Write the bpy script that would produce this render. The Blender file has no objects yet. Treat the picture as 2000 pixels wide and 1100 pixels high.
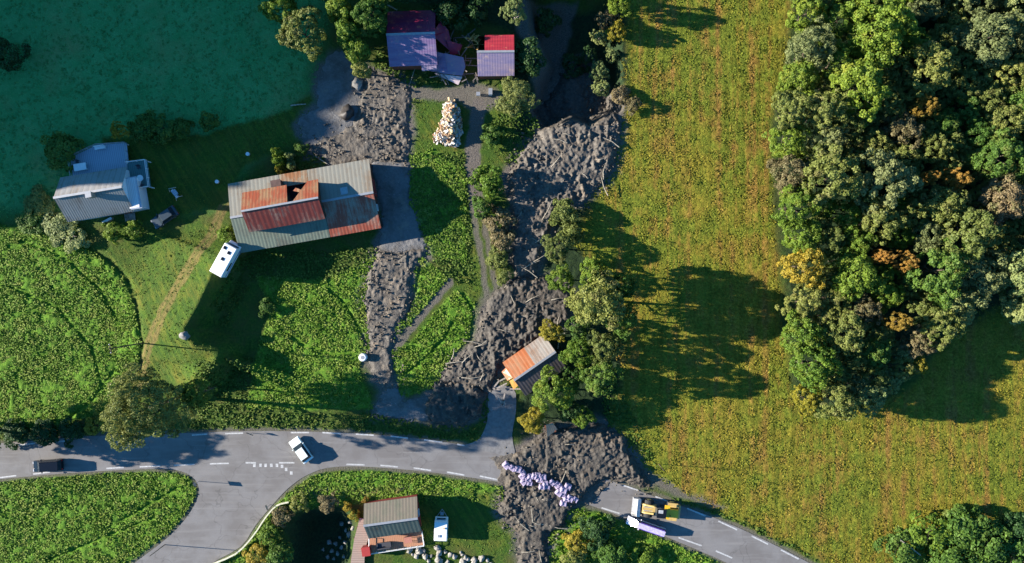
import bpy, math, random
import numpy as np
from mathutils import Vector, Matrix

random.seed(7)
RNG = np.random.default_rng(7)
scene = bpy.context.scene
COL = scene.collection
PI = math.pi

# ------------------------------------------------------------------ camera, sky, sun, exposure
CAMH = 124.0
SUN_EL = 19.0
SUN_DOWN = 4.5                       # the shadows run to the east and slightly south
cam_data = bpy.data.cameras.new("camera")
cam_data.sensor_width = 36.0
cam_data.lens = 36.0 * CAMH / 160.0
cam_data.clip_end = 4000.0
cam = bpy.data.objects.new("camera", cam_data)
cam.location = (0, 0, CAMH)
COL.objects.link(cam)
scene.camera = cam

world = bpy.data.worlds.new("World")
scene.world = world
world.use_nodes = True
wn = world.node_tree
bg = wn.nodes["Background"]
sky = wn.nodes.new("ShaderNodeTexSky")
sky.sky_type = 'NISHITA'
sky.sun_disc = False
sky.sun_elevation = math.radians(SUN_EL)
# azimuth of the sun seen from the scene: west, a little north
SUN_AZ = math.radians(180.0 - SUN_DOWN)
sun_dir = Vector((math.cos(SUN_AZ) * math.cos(math.radians(SUN_EL)), math.sin(SUN_AZ) * math.cos(math.radians(SUN_EL)), math.sin(math.radians(SUN_EL))))
sky.sun_rotation = math.radians(90.0) - SUN_AZ
sky.air_density = 1.3
sky.dust_density = 0.3
sky.ozone_density = 3.0
tint = wn.nodes.new("ShaderNodeMix"); tint.data_type = 'RGBA'; tint.blend_type = 'MULTIPLY'
tint.inputs[0].default_value = 1.0; tint.inputs[7].default_value = (0.33, 0.86, 1.28, 1)      # a deep blue clear morning sky
wn.links.new(sky.outputs[0], tint.inputs[6]); wn.links.new(tint.outputs[2], bg.inputs[0])
bg.inputs[1].default_value = 0.058
sl = bpy.data.lights.new("sun", 'SUN')
sl.energy = 5.0
sl.angle = math.radians(0.5)
sl.color = (1.0, 0.91, 0.80)
so = bpy.data.objects.new("sun", sl)
so.rotation_euler = (-sun_dir).to_track_quat('-Z', 'Y').to_euler()
so.location = (-60, 5, 60)
COL.objects.link(so)
scene.view_settings.view_transform = 'Standard'
scene.view_settings.look = 'None'
scene.view_settings.exposure = 1.62
scene.view_settings.gamma = 1.0

# ------------------------------------------------------------------ noise and polygon tools
def _hash(ix, iy, seed):
    n = (ix.astype(np.int64) * 374761393 + iy.astype(np.int64) * 668265263 + seed * 982451653) & 0x7fffffff
    n = ((n ^ (n >> 13)) * 1274126177) & 0x7fffffff
    n = n ^ (n >> 16)
    return (n & 0xffff) / 65535.0
def vnoise(x, y, s, seed=0):
    x = x / s; y = y / s
    ix = np.floor(x); iy = np.floor(y)
    fx = x - ix; fy = y - iy
    fx = fx * fx * (3 - 2 * fx); fy = fy * fy * (3 - 2 * fy)
    a = _hash(ix, iy, seed); b = _hash(ix + 1, iy, seed)
    c = _hash(ix, iy + 1, seed); d = _hash(ix + 1, iy + 1, seed)
    return (a * (1 - fx) + b * fx) * (1 - fy) + (c * (1 - fx) + d * fx) * fy
def fbm(x, y, s, seed=0, octv=4, gain=0.5):
    t = 0; a = 1.0; n = 0
    for k in range(octv):
        t = t + a * vnoise(x + 17.3 * k, y - 9.1 * k, s / 2 ** k, seed + k)
        n += a; a *= gain
    return t / n
def w2(pts):                          # photo pixels to ground metres at z = 0
    return [((p[0] - 1000) / 12.5, (550 - p[1]) / 12.5) for p in pts]
def sdist(x, y, poly):                # signed distance, positive inside; poly in metres
    d = np.full(x.shape, 1e9); ins = np.zeros(x.shape, bool)
    n = len(poly)
    for i in range(n):
        ax, ay = poly[i]; bx, by = poly[(i + 1) % n]
        ex, ey = bx - ax, by - ay
        L = ex * ex + ey * ey + 1e-9
        t = np.clip(((x - ax) * ex + (y - ay) * ey) / L, 0, 1)
        d = np.minimum(d, (x - ax - t * ex) ** 2 + (y - ay - t * ey) ** 2)
        c = ((ay > y) != (by > y)) & (x < (bx - ax) * (y - ay) / ((by - ay) if by != ay else 1e-9) + ax)
        ins ^= c
    d = np.sqrt(d)
    return np.where(ins, d, -d)
def ldist(x, y, line):                # distance to a polyline, side (+ to the right of travel), 0..1 along
    d = np.full(x.shape, 1e9); side = np.zeros(x.shape); al = np.zeros(x.shape)
    n = len(line) - 1
    for i in range(n):
        ax, ay = line[i]; bx, by = line[i + 1]
        ex, ey = bx - ax, by - ay
        L = ex * ex + ey * ey + 1e-9
        tt = ((x - ax) * ex + (y - ay) * ey) / L
        t = np.clip(tt, 0, 1)
        q = np.sqrt((x - ax - t * ex) ** 2 + (y - ay - t * ey) ** 2)
        m = q < d
        d = np.where(m, q, d)
        side = np.where(m, np.sign((x - ax) * ey - (y - ay) * ex), side)
        al = np.where(m, (i + t) / n, al)
    return d, side, al
def sm(a, b, v):
    t = np.clip((v - a) / (b - a), 0, 1)
    return t * t * (3 - 2 * t)
def smooth_line(pts, k=5, closed=False):
    out = []; n = len(pts)
    rng = range(n if closed else n - 1)
    for i in rng:
        p = [pts[(i + j) % n] if closed else pts[min(max(i + j, 0), n - 1)] for j in (-1, 0, 1, 2)]
        for s in range(k):
            t = s / k
            out.append(tuple(0.5 * (2 * p[1][c] + (p[2][c] - p[0][c]) * t + (2 * p[0][c] - 5 * p[1][c] + 4 * p[2][c] - p[3][c]) * t * t
                             + (3 * p[1][c] - p[0][c] - 3 * p[2][c] + p[3][c]) * t ** 3) for c in (0, 1)))
    if not closed: out.append(pts[-1])
    return out

# ------------------------------------------------------------------ the plan of the place (photo pixels)
ROAD = [(-260, 884), (-100, 873), (0, 866), (100, 858), (190, 851), (360, 846), (480, 842), (600, 843), (700, 847), (800, 855), (900, 868), (1000, 884), (1100, 905),
        (1180, 934), (1290, 974), (1400, 1013), (1500, 1058), (1600, 1110), (1750, 1190), (1900, 1270), (1840, 1360), (1600, 1225), (1460, 1122), (1380, 1082), (1300, 1048), (1210, 1008), (1150, 986),
        (1100, 968), (1000, 946), (900, 930), (800, 918), (700, 911), (640, 914), (600, 928), (570, 948), (545, 972), (500, 1025), (470, 1068), (400, 1110), (300, 1200), (180, 1300), (60, 1240), (180, 1165), (265, 1098), (330, 1048), (370, 1003),
        (388, 965), (382, 938), (355, 921), (310, 916), (200, 920), (100, 927), (0, 936), (-100, 944), (-260, 958)]
SIDE_ROAD = [(957, 760), (1002, 758), (1008, 800), (1000, 850), (1004, 892), (960, 884), (905, 872), (935, 858), (952, 820)]
DRIVE = [(935, 205), (922, 300), (930, 400), (948, 500), (962, 590), (955, 650), (945, 720)]
HAY = [(1205, -150), (1215, 60), (1210, 190), (1215, 240), (1195, 330), (1140, 400), (1100, 460), (1180, 560), (1200, 700), (1190, 830), (1270, 925), (1400, 1000), (1520, 1055), (1640, 1110), (2000, 1300), (2500, 1400), (2500, 560), (2100, 560),
       (1900, 600), (1780, 760), (1600, 820), (1545, 760), (1525, 620), (1520, 500), (1510, 400), (1503, 250), (1530, 130), (1560, 0), (1570, -150)]
LUSH = [[(-300, 440), (0, 440), (80, 448), (165, 480), (240, 540), (268, 600), (282, 670), (262, 730), (210, 800), (120, 832), (0, 835), (-300, 840)],
        [(-300, 955), (0, 938), (120, 928), (300, 918), (365, 925), (384, 960), (365, 1003), (325, 1048), (260, 1100), (60, 1240), (-300, 1300)],
        [(500, 540), (640, 545), (735, 500), (712, 580), (722, 680), (700, 720), (730, 800), (480, 800), (500, 700), (530, 600)],
        [(800, 300), (850, 290), (908, 330), (912, 520), (845, 500), (832, 470), (800, 400)],
        [(812, 495), (850, 520), (880, 545), (768, 668), (775, 640), (805, 590)],
        [(893, 560), (928, 592), (925, 650), (870, 720), (852, 755), (782, 780), (764, 688), (800, 670)],
        [(1100, 985), (1215, 1015), (1290, 1048), (1400, 1095), (1600, 1230), (1500, 1300), (1060, 1300), (1070, 1050)],
        [(560, 960), (600, 925), (700, 918), (800, 925), (980, 950), (985, 975), (700, 985), (560, 1000), (480, 1100), (400, 1115), (500, 1020)]]
LAWN = [[(200, 268), (400, 262), (560, 215), (612, 180), (590, 270), (480, 325), (432, 405), (260, 440), (190, 400)], [(205, 490), (250, 470), (330, 455), (440, 430), (470, 500), (420, 560), (380, 640), (450, 690), (390, 760), (330, 790), (210, 800), (270, 730), (288, 670), (270, 590)],
        [(800, 192), (845, 192), (880, 200), (905, 200), (903, 290), (905, 340), (850, 292), (800, 302)],
        [(912, 330), (930, 330), (945, 560), (925, 590), (885, 552), (912, 520)],
        [(945, 330), (985, 430), (990, 560), (960, 580)], [(940, 200), (990, 210), (990, 320), (945, 320)],
        [(815, 960), (985, 960), (1005, 1000), (1012, 1060), (960, 1085), (900, 1070), (820, 1068)]]
WOOD = [(1570, -250), (1545, 60), (1540, 130), (1515, 210), (1510, 330), (1530, 430), (1535, 560), (1545, 700), (1560, 790), (1620, 800), (1700, 790), (1790, 720), (1860, 640), (1960, 600), (2050, 580), (2450, 560), (2450, -250)]
NWM = [(-2500, -1200), (760, -1200), (640, 60), (610, 180), (560, 260), (480, 320), (420, 402), (250, 424), (60, 424), (-2500, 420)]
STREAM_BANK = [(1040, 0), (1230, 0), (1225, 200), (1180, 380), (1120, 450), (1180, 560), (1230, 700), (1180, 830), (1010, 870), (1010, 790), (1060, 700), (1100, 600), (1050, 500), (1000, 300), (1000, 60), (760, -10), (760, -250), (1230, -250)]
RAVINE = [(575, 1020), (600, 1000), (665, 1000), (690, 1030), (675, 1100), (650, 1300), (540, 1300), (560, 1100)]
GULLY = w2([(1150, -200), (1125, 0), (1085, 130), (1065, 210), (1040, 260), (1012, 330)])
GULP = [(1045, -250), (1190, -250), (1200, -20), (1205, 90), (1210, 212), (1182, 226), (1150, 243), (1118, 228), (1090, 240), (1062, 246), (1040, 215), (1052, 160), (1072, 120), (1040, 60), (1035, 0)]
BANK = w2([(452, 470), (447, 500), (424, 548), (398, 602), (374, 640), (398, 676), (440, 690), (422, 718), (385, 752), (345, 800)])
TRACK1 = w2([(440, 400), (405, 480), (350, 570), (300, 670), (262, 760)])
MUDS = [
    [(655, 100), (690, 108), (705, 150), (720, 200), (700, 235), (680, 260), (640, 290), (600, 285), (582, 245), (598, 215), (622, 205), (618, 160), (630, 125)],
    [(715, 130), (760, 140), (803, 165), (800, 240), (797, 322), (730, 318), (660, 330), (600, 300), (640, 262), (690, 245), (705, 190)],
    [(725, 312), (800, 312), (798, 360), (812, 430), (834, 480), (838, 500), (735, 500), (748, 440)],
    [(738, 488), (838, 488), (808, 540), (802, 600), (775, 650), (765, 690), (775, 760), (742, 765), (715, 690), (722, 660), (706, 600), (710, 545)],
    [(742, 750), (775, 752), (790, 785), (830, 770), (900, 790), (895, 822), (800, 822), (735, 815)],
    [(855, 745), (905, 740), (950, 770), (948, 812), (905, 832), (835, 825), (825, 790)],
    [(1115, 110), (1160, 95), (1205, 190), (1212, 240), (1212, 250), (1055, 250), (1040, 200), (1070, 180)],
    [(1060, 240), (1212, 236), (1205, 310), (1180, 360), (1140, 395), (1085, 400), (1080, 440), (1045, 540), (1005, 545), (990, 470), (1000, 400), (985, 350), (1010, 300)],
    [(980, 555), (1010, 535), (1060, 540), (1120, 570), (1115, 630), (1060, 660), (1030, 690), (975, 720), (960, 765), (900, 760), (862, 745), (870, 715), (925, 668), (935, 620), (950, 590)],
    [(1045, 850), (1085, 835), (1170, 820), (1215, 855), (1262, 925), (1272, 950), (1240, 945), (1190, 934), (1155, 950), (1130, 985), (1108, 1000), (1105, 1030), (1072, 1040), (1072, 1130), (1015, 1130), (1010, 1040), (975, 1005), (985, 960), (978, 905), (1010, 880)]]

P_ROAD = smooth_line(w2(ROAD), 3, True)
Q_T = [-60, -30, -6, 0, 2.5, 4.5, 6.5, 9.6, 11.3, 14, 18.6, 21.5, 33, 38, 60, 120]
R_T = [-150, -140, -125, -100, -80, -74, -62, -57, -34, -33.5, -33, -32, -25, -16, -10, 0]
def height(x, y, lumps=True):
    x = np.asarray(x, float); y = np.asarray(y, float)
    z = np.zeros(np.broadcast(x, y).shape)
    # unseen hill added west of the frame, its crest shaped to throw the long shade
    q = y + x * math.tan(math.radians(SUN_DOWN)) + 0.9 * (vnoise(x * 0 + 3, y, 3.0, 5) - 0.5)
    XC = -152.0
    crest = math.tan(math.radians(SUN_EL)) * (np.interp(q, Q_T, R_T) - XC) + 1.3 * (vnoise(y, x * 0, 1.6, 11) - 0.5) + 0.8 * (vnoise(y, x * 0, 4.0, 12) - 0.5)
    sh = np.where(x > XC, 1 - sm(0, 1, (x - XC) / 66.0), 1 - 0.5 * sm(0, 1, (XC - x) / 260.0))
    z = z + np.where(x < -86, crest * sh, 0)
    d, s, al = ldist(x, y, BANK)
    f = np.where(s < 0, np.clip(1 - d / 3.2, 0, 1), np.clip(1 - d / 13.0, 0, 1) ** 1.3)
    f = np.where(s < 0, f * f * (3 - 2 * f), f)
    z = z + 3.7 * f * sm(-0.05, 0.15, al) * sm(1.0, 0.8, al)
    d, s, al = ldist(x, y, GULLY)
    z = z - 0.9 * (1 - sm(1.0, 3.5, d)) * sm(1.0, 0.75, al)
    z = z - 4.6 * sm(-0.8, 1.6, sdist(x, y, w2(GULP)))
    z = z - 5.0 * sm(-1.5, 3.0, sdist(x, y, w2(RAVINE)))
    d, s, al = ldist(x, y, P_LAWN_EDGE)
    z = z - 0.35 * np.exp(-(d / 0.45) ** 2)
    return z
P_LAWN_EDGE = w2([(165, 480), (215, 510), (250, 550), (272, 600), (284, 670), (272, 720)])
FURROWS = [w2(f) for f in ([(545, 640), (590, 672), (640, 690), (705, 690)], [(640, 565), (672, 590), (700, 640), (716, 672)], [(782, 738), (830, 700), (868, 660), (884, 630)], [(820, 520), (812, 570), (790, 625)], [(905, 575), (925, 610), (920, 660)],
            [(120, 830), (180, 780), (225, 720)], [(40, 470), (120, 500), (190, 560), (240, 640)], [(230, 1020), (290, 985), (350, 950)], [(90, 1095), (200, 1050), (300, 1010)], [(20, 560), (110, 600), (180, 680), (200, 760)])]
def hz(x, y): return float(height(np.array([x]), np.array([y]))[0])
def P(px, py, z=0.0):                 # the place in metres that shows at this photo pixel when it is z metres high
    f = (CAMH - z) / CAMH / 12.5
    return ((px - 1000) * f, (550 - py) * f)
def G(px, py, up=0.0):                # the same for a point UP metres over the ground
    z = up
    for _ in range(6):
        x, y = P(px, py, z); z = hz(x, y) + up
    return x, y, z - up

# ------------------------------------------------------------------ materials
def new_mat(name):
    m = bpy.data.materials.new(name); m.use_nodes = True
    nt = m.node_tree
    b = nt.nodes["Principled BSDF"]
    return m, nt, b
def N(nt, t, **kw):
    n = nt.nodes.new(t)
    for k, v in kw.items():
        if k in n.inputs.keys(): n.inputs[k].default_value = v
        else: setattr(n, k, v)
    return n
def ramp(nt, src, stops):
    r = nt.nodes.new("ShaderNodeValToRGB")
    el = r.color_ramp.elements
    while len(el) < len(stops): el.new(0.5)
    for e, (p, c) in zip(el, stops):
        e.position = p; e.color = (*c, 1) if len(c) == 3 else c
    nt.links.new(src, r.inputs[0])
    return r.outputs[0]
def mixc(nt, fac, a, b, mode='MIX'):
    n = nt.nodes.new("ShaderNodeMix"); n.data_type = 'RGBA'; n.blend_type = mode
    for s, v in ((n.inputs[0], fac), (n.inputs[6], a), (n.inputs[7], b)):
        if isinstance(v, (int, float)): s.default_value = v
        elif isinstance(v, tuple): s.default_value = (*v, 1)
        else: nt.links.new(v, s)
    return n.outputs[2]
def noise(nt, scale, detail=4, vec=None, rough=0.6, coords='Object', stretch=None):
    n = N(nt, "ShaderNodeTexNoise"); n.inputs["Scale"].default_value = scale
    n.inputs["Detail"].default_value = detail; n.inputs["Roughness"].default_value = rough
    if vec is None:
        tc = nt.nodes.new("ShaderNodeTexCoord"); vec = tc.outputs[coords]
    if stretch:
        mp = nt.nodes.new("ShaderNodeMapping"); mp.inputs["Scale"].default_value = stretch
        nt.links.new(vec, mp.inputs[0]); vec = mp.outputs[0]
    nt.links.new(vec, n.inputs["Vector"])
    return n.outputs["Fac"]
def bump(nt, b, h, strength, dist):
    n = N(nt, "ShaderNodeBump"); n.inputs["Strength"].default_value = strength; n.inputs["Distance"].default_value = dist
    nt.links.new(h, n.inputs["Height"]); nt.links.new(n.outputs[0], b.inputs["Normal"])
    return n
def plain(name, c, rough=0.5, metal=0.0, var=0.12, sc=3.0, coat=0.0):
    m, nt, b = new_mat(name)
    f = noise(nt, sc, 5)
    lo = tuple(max(0, v * (1 - var)) for v in c); hi = tuple(min(1, v * (1 + var)) for v in c)
    nt.links.new(ramp(nt, f, [(0.3, lo), (0.7, hi)]), b.inputs["Base Color"])
    b.inputs["Roughness"].default_value = rough; b.inputs["Metallic"].default_value = metal
    if coat: b.inputs["Coat Weight"].default_value = coat
    return m
def glassy(name, c=(0.02, 0.03, 0.04)):
    m, nt, b = new_mat(name)
    b.inputs["Base Color"].default_value = (*c, 1); b.inputs["Roughness"].default_value = 0.08
    b.inputs["IOR"].default_value = 1.5
    return m
def sheetmetal(name, base, rust, amount, pitch=0.55, rough=0.45, patch=None, ridge=0.05):
    """corrugated sheets whose ribs run down the slope (object Y), rusting in streaks"""
    m, nt, b = new_mat(name)
    tc = nt.nodes.new("ShaderNodeTexCoord"); v = tc.outputs["Object"]
    st = noise(nt, 1.0, 6, v, 0.8, stretch=(3.2, 0.3, 0.3))
    pt = noise(nt, 0.33, 5, v, 0.6)
    fine = noise(nt, 9.0, 4, v, 0.7)
    add = N(nt, "ShaderNodeMath", operation='ADD'); nt.links.new(st, add.inputs[0]); nt.links.new(pt, add.inputs[1])
    ad2 = N(nt, "ShaderNodeMath", operation='MULTIPLY_ADD'); nt.links.new(fine, ad2.inputs[0]); ad2.inputs[1].default_value = 0.35; nt.links.new(add.outputs[0], ad2.inputs[2])
    c = 1.175 + (0.5 - amount) * 0.55
    mr = N(nt, "ShaderNodeMapRange"); mr.inputs[1].default_value = c - 0.13; mr.inputs[2].default_value = c + 0.13
    nt.links.new(ad2.outputs[0], mr.inputs[0])
    dk = tuple(k * 0.62 for k in base)
    b0 = mixc(nt, fine, base, dk)
    col = mixc(nt, mr.outputs[0], b0, mixc(nt, st, rust, tuple(k * 0.5 for k in rust)))
    # laps between the sheets
    wv = N(nt, "ShaderNodeTexWave"); wv.bands_direction = 'X'; wv.inputs["Scale"].default_value = 0.314 / pitch * 1.0
    nt.links.new(v, wv.inputs["Vector"])
    lap = ramp(nt, wv.outputs["Fac"], [(0.0, (0.45, 0.45, 0.45)), (0.14, (1, 1, 1))])
    col = mixc(nt, 0.35, col, lap, 'MULTIPLY')
    nt.links.new(col, b.inputs["Base Color"])
    b.inputs["Roughness"].default_value = rough
    bump(nt, b, wv.outputs["Fac"], 0.35, ridge * 0.7)
    return m
def wood(name, c, dark=0.5, plank=0.2, axis='X', rough=0.8):
    m, nt, b = new_mat(name)
    tc = nt.nodes.new("ShaderNodeTexCoord"); v = tc.outputs["Object"]
    st = noise(nt, 2.0, 5, v, 0.65, stretch=(1, 6, 6) if axis == 'Y' else (6, 1, 1))
    col = mixc(nt, st, c, tuple(k * dark for k in c))
    wv = N(nt, "ShaderNodeTexWave"); wv.bands_direction = axis; wv.inputs["Scale"].default_value = 0.314 / plank
    nt.links.new(v, wv.inputs["Vector"])
    lap = ramp(nt, wv.outputs["Fac"], [(0.0, (0.3, 0.3, 0.3)), (0.1, (1, 1, 1))])
    nt.links.new(mixc(nt, 0.8, col, lap, 'MULTIPLY'), b.inputs["Base Color"])
    b.inputs["Roughness"].default_value = rough
    return m

def nt_rot(nt, v, a):
    mp = nt.nodes.new("ShaderNodeMapping"); mp.inputs["Rotation"].default_value = (0, 0, a); nt.links.new(v, mp.inputs[0]); return mp.outputs[0]
def hay_color(nt, v):
    n_fine = noise(nt, 2.6, 5, v, 0.75); n_mid = noise(nt, 0.3, 5, v, 0.65); n_big = noise(nt, 0.04, 4, v, 0.6)
    n_str = noise(nt, 1.0, 6, v, 0.72, stretch=(1.1, 0.07, 1)); n_str2 = noise(nt, 1.0, 4, v, 0.6, stretch=(0.22, 0.02, 1))
    green = ramp(nt, n_fine, [(0.28, (0.055, 0.085, 0.010)), (0.5, (0.145, 0.175, 0.018)), (0.7, (0.26, 0.27, 0.03))])
    gold = ramp(nt, n_fine, [(0.25, (0.07, 0.07, 0.008)), (0.45, (0.19, 0.17, 0.018)), (0.6, (0.27, 0.225, 0.028)), (0.72, (0.38, 0.31, 0.05))])
    rust = ramp(nt, n_fine, [(0.28, (0.06, 0.045, 0.010)), (0.5, (0.25, 0.145, 0.03)), (0.7, (0.38, 0.23, 0.07))])
    wv = N(nt, "ShaderNodeTexWave"); wv.bands_direction = 'X'; wv.inputs["Scale"].default_value = 0.314 / 2.6
    wv.inputs["Distortion"].default_value = 5.0; wv.inputs["Detail"].default_value = 3.0; wv.inputs["Detail Scale"].default_value = 0.35
    mp = nt.nodes.new("ShaderNodeMapping"); mp.inputs["Scale"].default_value = (1, 0.18, 1); nt.links.new(v, mp.inputs[0]); nt.links.new(mp.outputs[0], wv.inputs["Vector"])
    def fac(src, a, b):
        m = N(nt, "ShaderNodeMapRange"); m.inputs[1].default_value = a; m.inputs[2].default_value = b; nt.links.new(src, m.inputs[0]); return m.outputs[0]
    def addn(*fs):
        o = fs[0]
        for f in fs[1:]:
            q = N(nt, "ShaderNodeMath", operation='ADD'); nt.links.new(o, q.inputs[0]); nt.links.new(f, q.inputs[1]); o = q.outputs[0]
        return o
    c = mixc(nt, fac(addn(n_mid, n_big, n_str), 1.36, 1.62), green, gold)
    r1 = N(nt, "ShaderNodeMath", operation='MULTIPLY_ADD'); nt.links.new(wv.outputs["Fac"], r1.inputs[0]); r1.inputs[1].default_value = 0.14; nt.links.new(addn(n_str, n_str2, n_mid), r1.inputs[2])
    c = mixc(nt, fac(r1.outputs[0], 1.56, 1.88), c, rust)
    dk = ramp(nt, wv.outputs["Fac"], [(0.0, (0.62, 0.66, 0.6)), (0.22, (1, 1, 1))])
    g7 = ramp(nt, noise(nt, 5.5, 3, v, 0.8), [(0.34, (0.5, 0.52, 0.48)), (0.52, (0.97, 0.97, 0.94))])
    c = mixc(nt, 1.0, c, g7, 'MULTIPLY')
    return mixc(nt, ramp(nt, noise(nt, 0.03, 3, v, 0.5), [(0.42, (0.1, 0.1, 0.1)), (0.6, (0.7, 0.7, 0.7))]), c, dk, 'MULTIPLY')
def ground_mat():
    m, nt, b = new_mat("ground")
    tc = nt.nodes.new("ShaderNodeTexCoord"); v = tc.outputs["Object"]
    a1 = N(nt, "ShaderNodeAttribute"); a1.attribute_name = "zone"
    a2 = N(nt, "ShaderNodeAttribute"); a2.attribute_name = "zone2"
    s1 = N(nt, "ShaderNodeSeparateColor"); nt.links.new(a1.outputs["Color"], s1.inputs[0])
    s2 = N(nt, "ShaderNodeSeparateColor"); nt.links.new(a2.outputs["Color"], s2.inputs[0])
    hay, lush, lawn = s1.outputs; dirt, floor_, dry = s2.outputs
    n_fine = noise(nt, 2.6, 5, v, 0.72)
    n_grain = noise(nt, 7.0, 3, v, 0.8)
    n_mid = noise(nt, 0.35, 5, v, 0.65)
    n_big = noise(nt, 0.045, 4, v, 0.6)
    n_str = noise(nt, 1.0, 6, v, 0.7, stretch=(1.7, 0.22, 1))
    n_str2 = noise(nt, 1.0, 4, v, 0.6, stretch=(0.35, 0.03, 1))
    # shaded meadow
    meadow = mixc(nt, ramp(nt, n_mid, [(0.35, (0, 0, 0)), (0.65, (1, 1, 1))]), (0.045, 0.25, 0.07), (0.08, 0.31, 0.10))
    meadow = mixc(nt, ramp(nt, n_fine, [(0.55, (0, 0, 0)), (0.75, (1, 1, 1))]), mixc(nt, ramp(nt, noise(nt, 0.12, 5, v, 0.7), [(0.5, (0, 0, 0)), (0.75, (1, 1, 1))]), meadow, (0.16, 0.24, 0.08)), (0.16, 0.36, 0.13))
    haycol = hay_color(nt, v)
    # lush
    lushcol = ramp(nt, n_fine, [(0.3, (0.03, 0.09, 0.010)), (0.45, (0.075, 0.17, 0.015)), (0.58, (0.12, 0.23, 0.02)), (0.75, (0.22, 0.33, 0.03))])
    lushcol = mixc(nt, ramp(nt, n_mid, [(0.5, (0, 0, 0)), (0.75, (1, 1, 1))]), lushcol, (0.11, 0.2, 0.02))
    # lawn
    lawncol = ramp(nt, n_fine, [(0.3, (0.03, 0.075, 0.010)), (0.55, (0.08, 0.135, 0.014)), (0.75, (0.14, 0.18, 0.025))])
    lawncol = mixc(nt, ramp(nt, n_mid, [(0.45, (0, 0, 0)), (0.65, (1, 1, 1))]), lawncol, (0.125, 0.125, 0.02))
    lawncol = mixc(nt, ramp(nt, noise(nt, 1.0, 5, nt_rot(nt, v, -0.55), 0.7, stretch=(1.5, 0.12, 1)), [(0.42, (0.8, 0.8, 0.8)), (0.6, (0, 0, 0))]), lawncol, (0.035, 0.075, 0.012))
    dirtcol = ramp(nt, n_grain, [(0.3, (0.055, 0.048, 0.040)), (0.55, (0.15, 0.13, 0.112)), (0.75, (0.27, 0.235, 0.21))])
    drycol = ramp(nt, n_fine, [(0.3, (0.10, 0.075, 0.03)), (0.7, (0.27, 0.19, 0.07))])
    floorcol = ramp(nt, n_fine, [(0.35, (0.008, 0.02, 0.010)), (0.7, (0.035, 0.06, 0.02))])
    rough = mixc(nt, ramp(nt, n_mid, [(0.4, (0, 0, 0)), (0.62, (1, 1, 1))]), ramp(nt, n_fine, [(0.3, (0.012, 0.04, 0.008)), (0.5, (0.045, 0.095, 0.012)), (0.75, (0.13, 0.17, 0.025))]), (0.075, 0.085, 0.02))
    c = mixc(nt, a1.outputs["Alpha"], rough, meadow)
    c = mixc(nt, hay, c, haycol)
    c = mixc(nt, lush, c, lushcol)
    c = mixc(nt, lawn, c, lawncol)
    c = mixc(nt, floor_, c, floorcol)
    c = mixc(nt, dry, c, drycol)
    c = mixc(nt, dirt, c, dirtcol)
    nt.links.new(c, b.inputs["Base Color"])
    b.inputs["Roughness"].default_value = 0.9
    b.inputs["Specular IOR Level"].default_value = 0.15
    hsum = N(nt, "ShaderNodeMath", operation='MULTIPLY_ADD'); nt.links.new(n_grain, hsum.inputs[0]); hsum.inputs[1].default_value = 0.5; nt.links.new(n_fine, hsum.inputs[2])
    bump(nt, b, hsum.outputs[0], 0.55, 0.35)
    return m
def mud_mat(name, dark, light, red=0.0):
    m, nt, b = new_mat(name)
    tc = nt.nodes.new("ShaderNodeTexCoord"); v = tc.outputs["Object"]
    f = noise(nt, 2.2, 6, v, 0.7); g = noise(nt, 0.35, 4, v, 0.6)
    c = ramp(nt, f, [(0.3, dark), (0.72, light)])
    c = mixc(nt, ramp(nt, g, [(0.48, (0, 0, 0)), (0.62, (0.9, 0.9, 0.9))]), c, tuple(k * q * 0.55 for k, q in zip(light, (0.95 + red, 0.88, 0.8))))
    c = mixc(nt, ramp(nt, noise(nt, 0.5, 4, v, 0.6), [(0.56, (0, 0, 0)), (0.7, (0.8, 0.8, 0.8))]), c, tuple(k * q for k, q in zip(light, (1.25 + red, 1.12, 0.95))))
    st = ramp(nt, noise(nt, 5.0, 2, v, 0.5), [(0.70, (0, 0, 0)), (0.73, (1, 1, 1))])
    c = mixc(nt, st, c, tuple(min(1, k * 1.7) for k in light))
    nt.links.new(c, b.inputs["Base Color"]); b.inputs["Roughness"].default_value = 0.75
    bump(nt, b, f, 0.6, 0.25)
    return m
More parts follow.
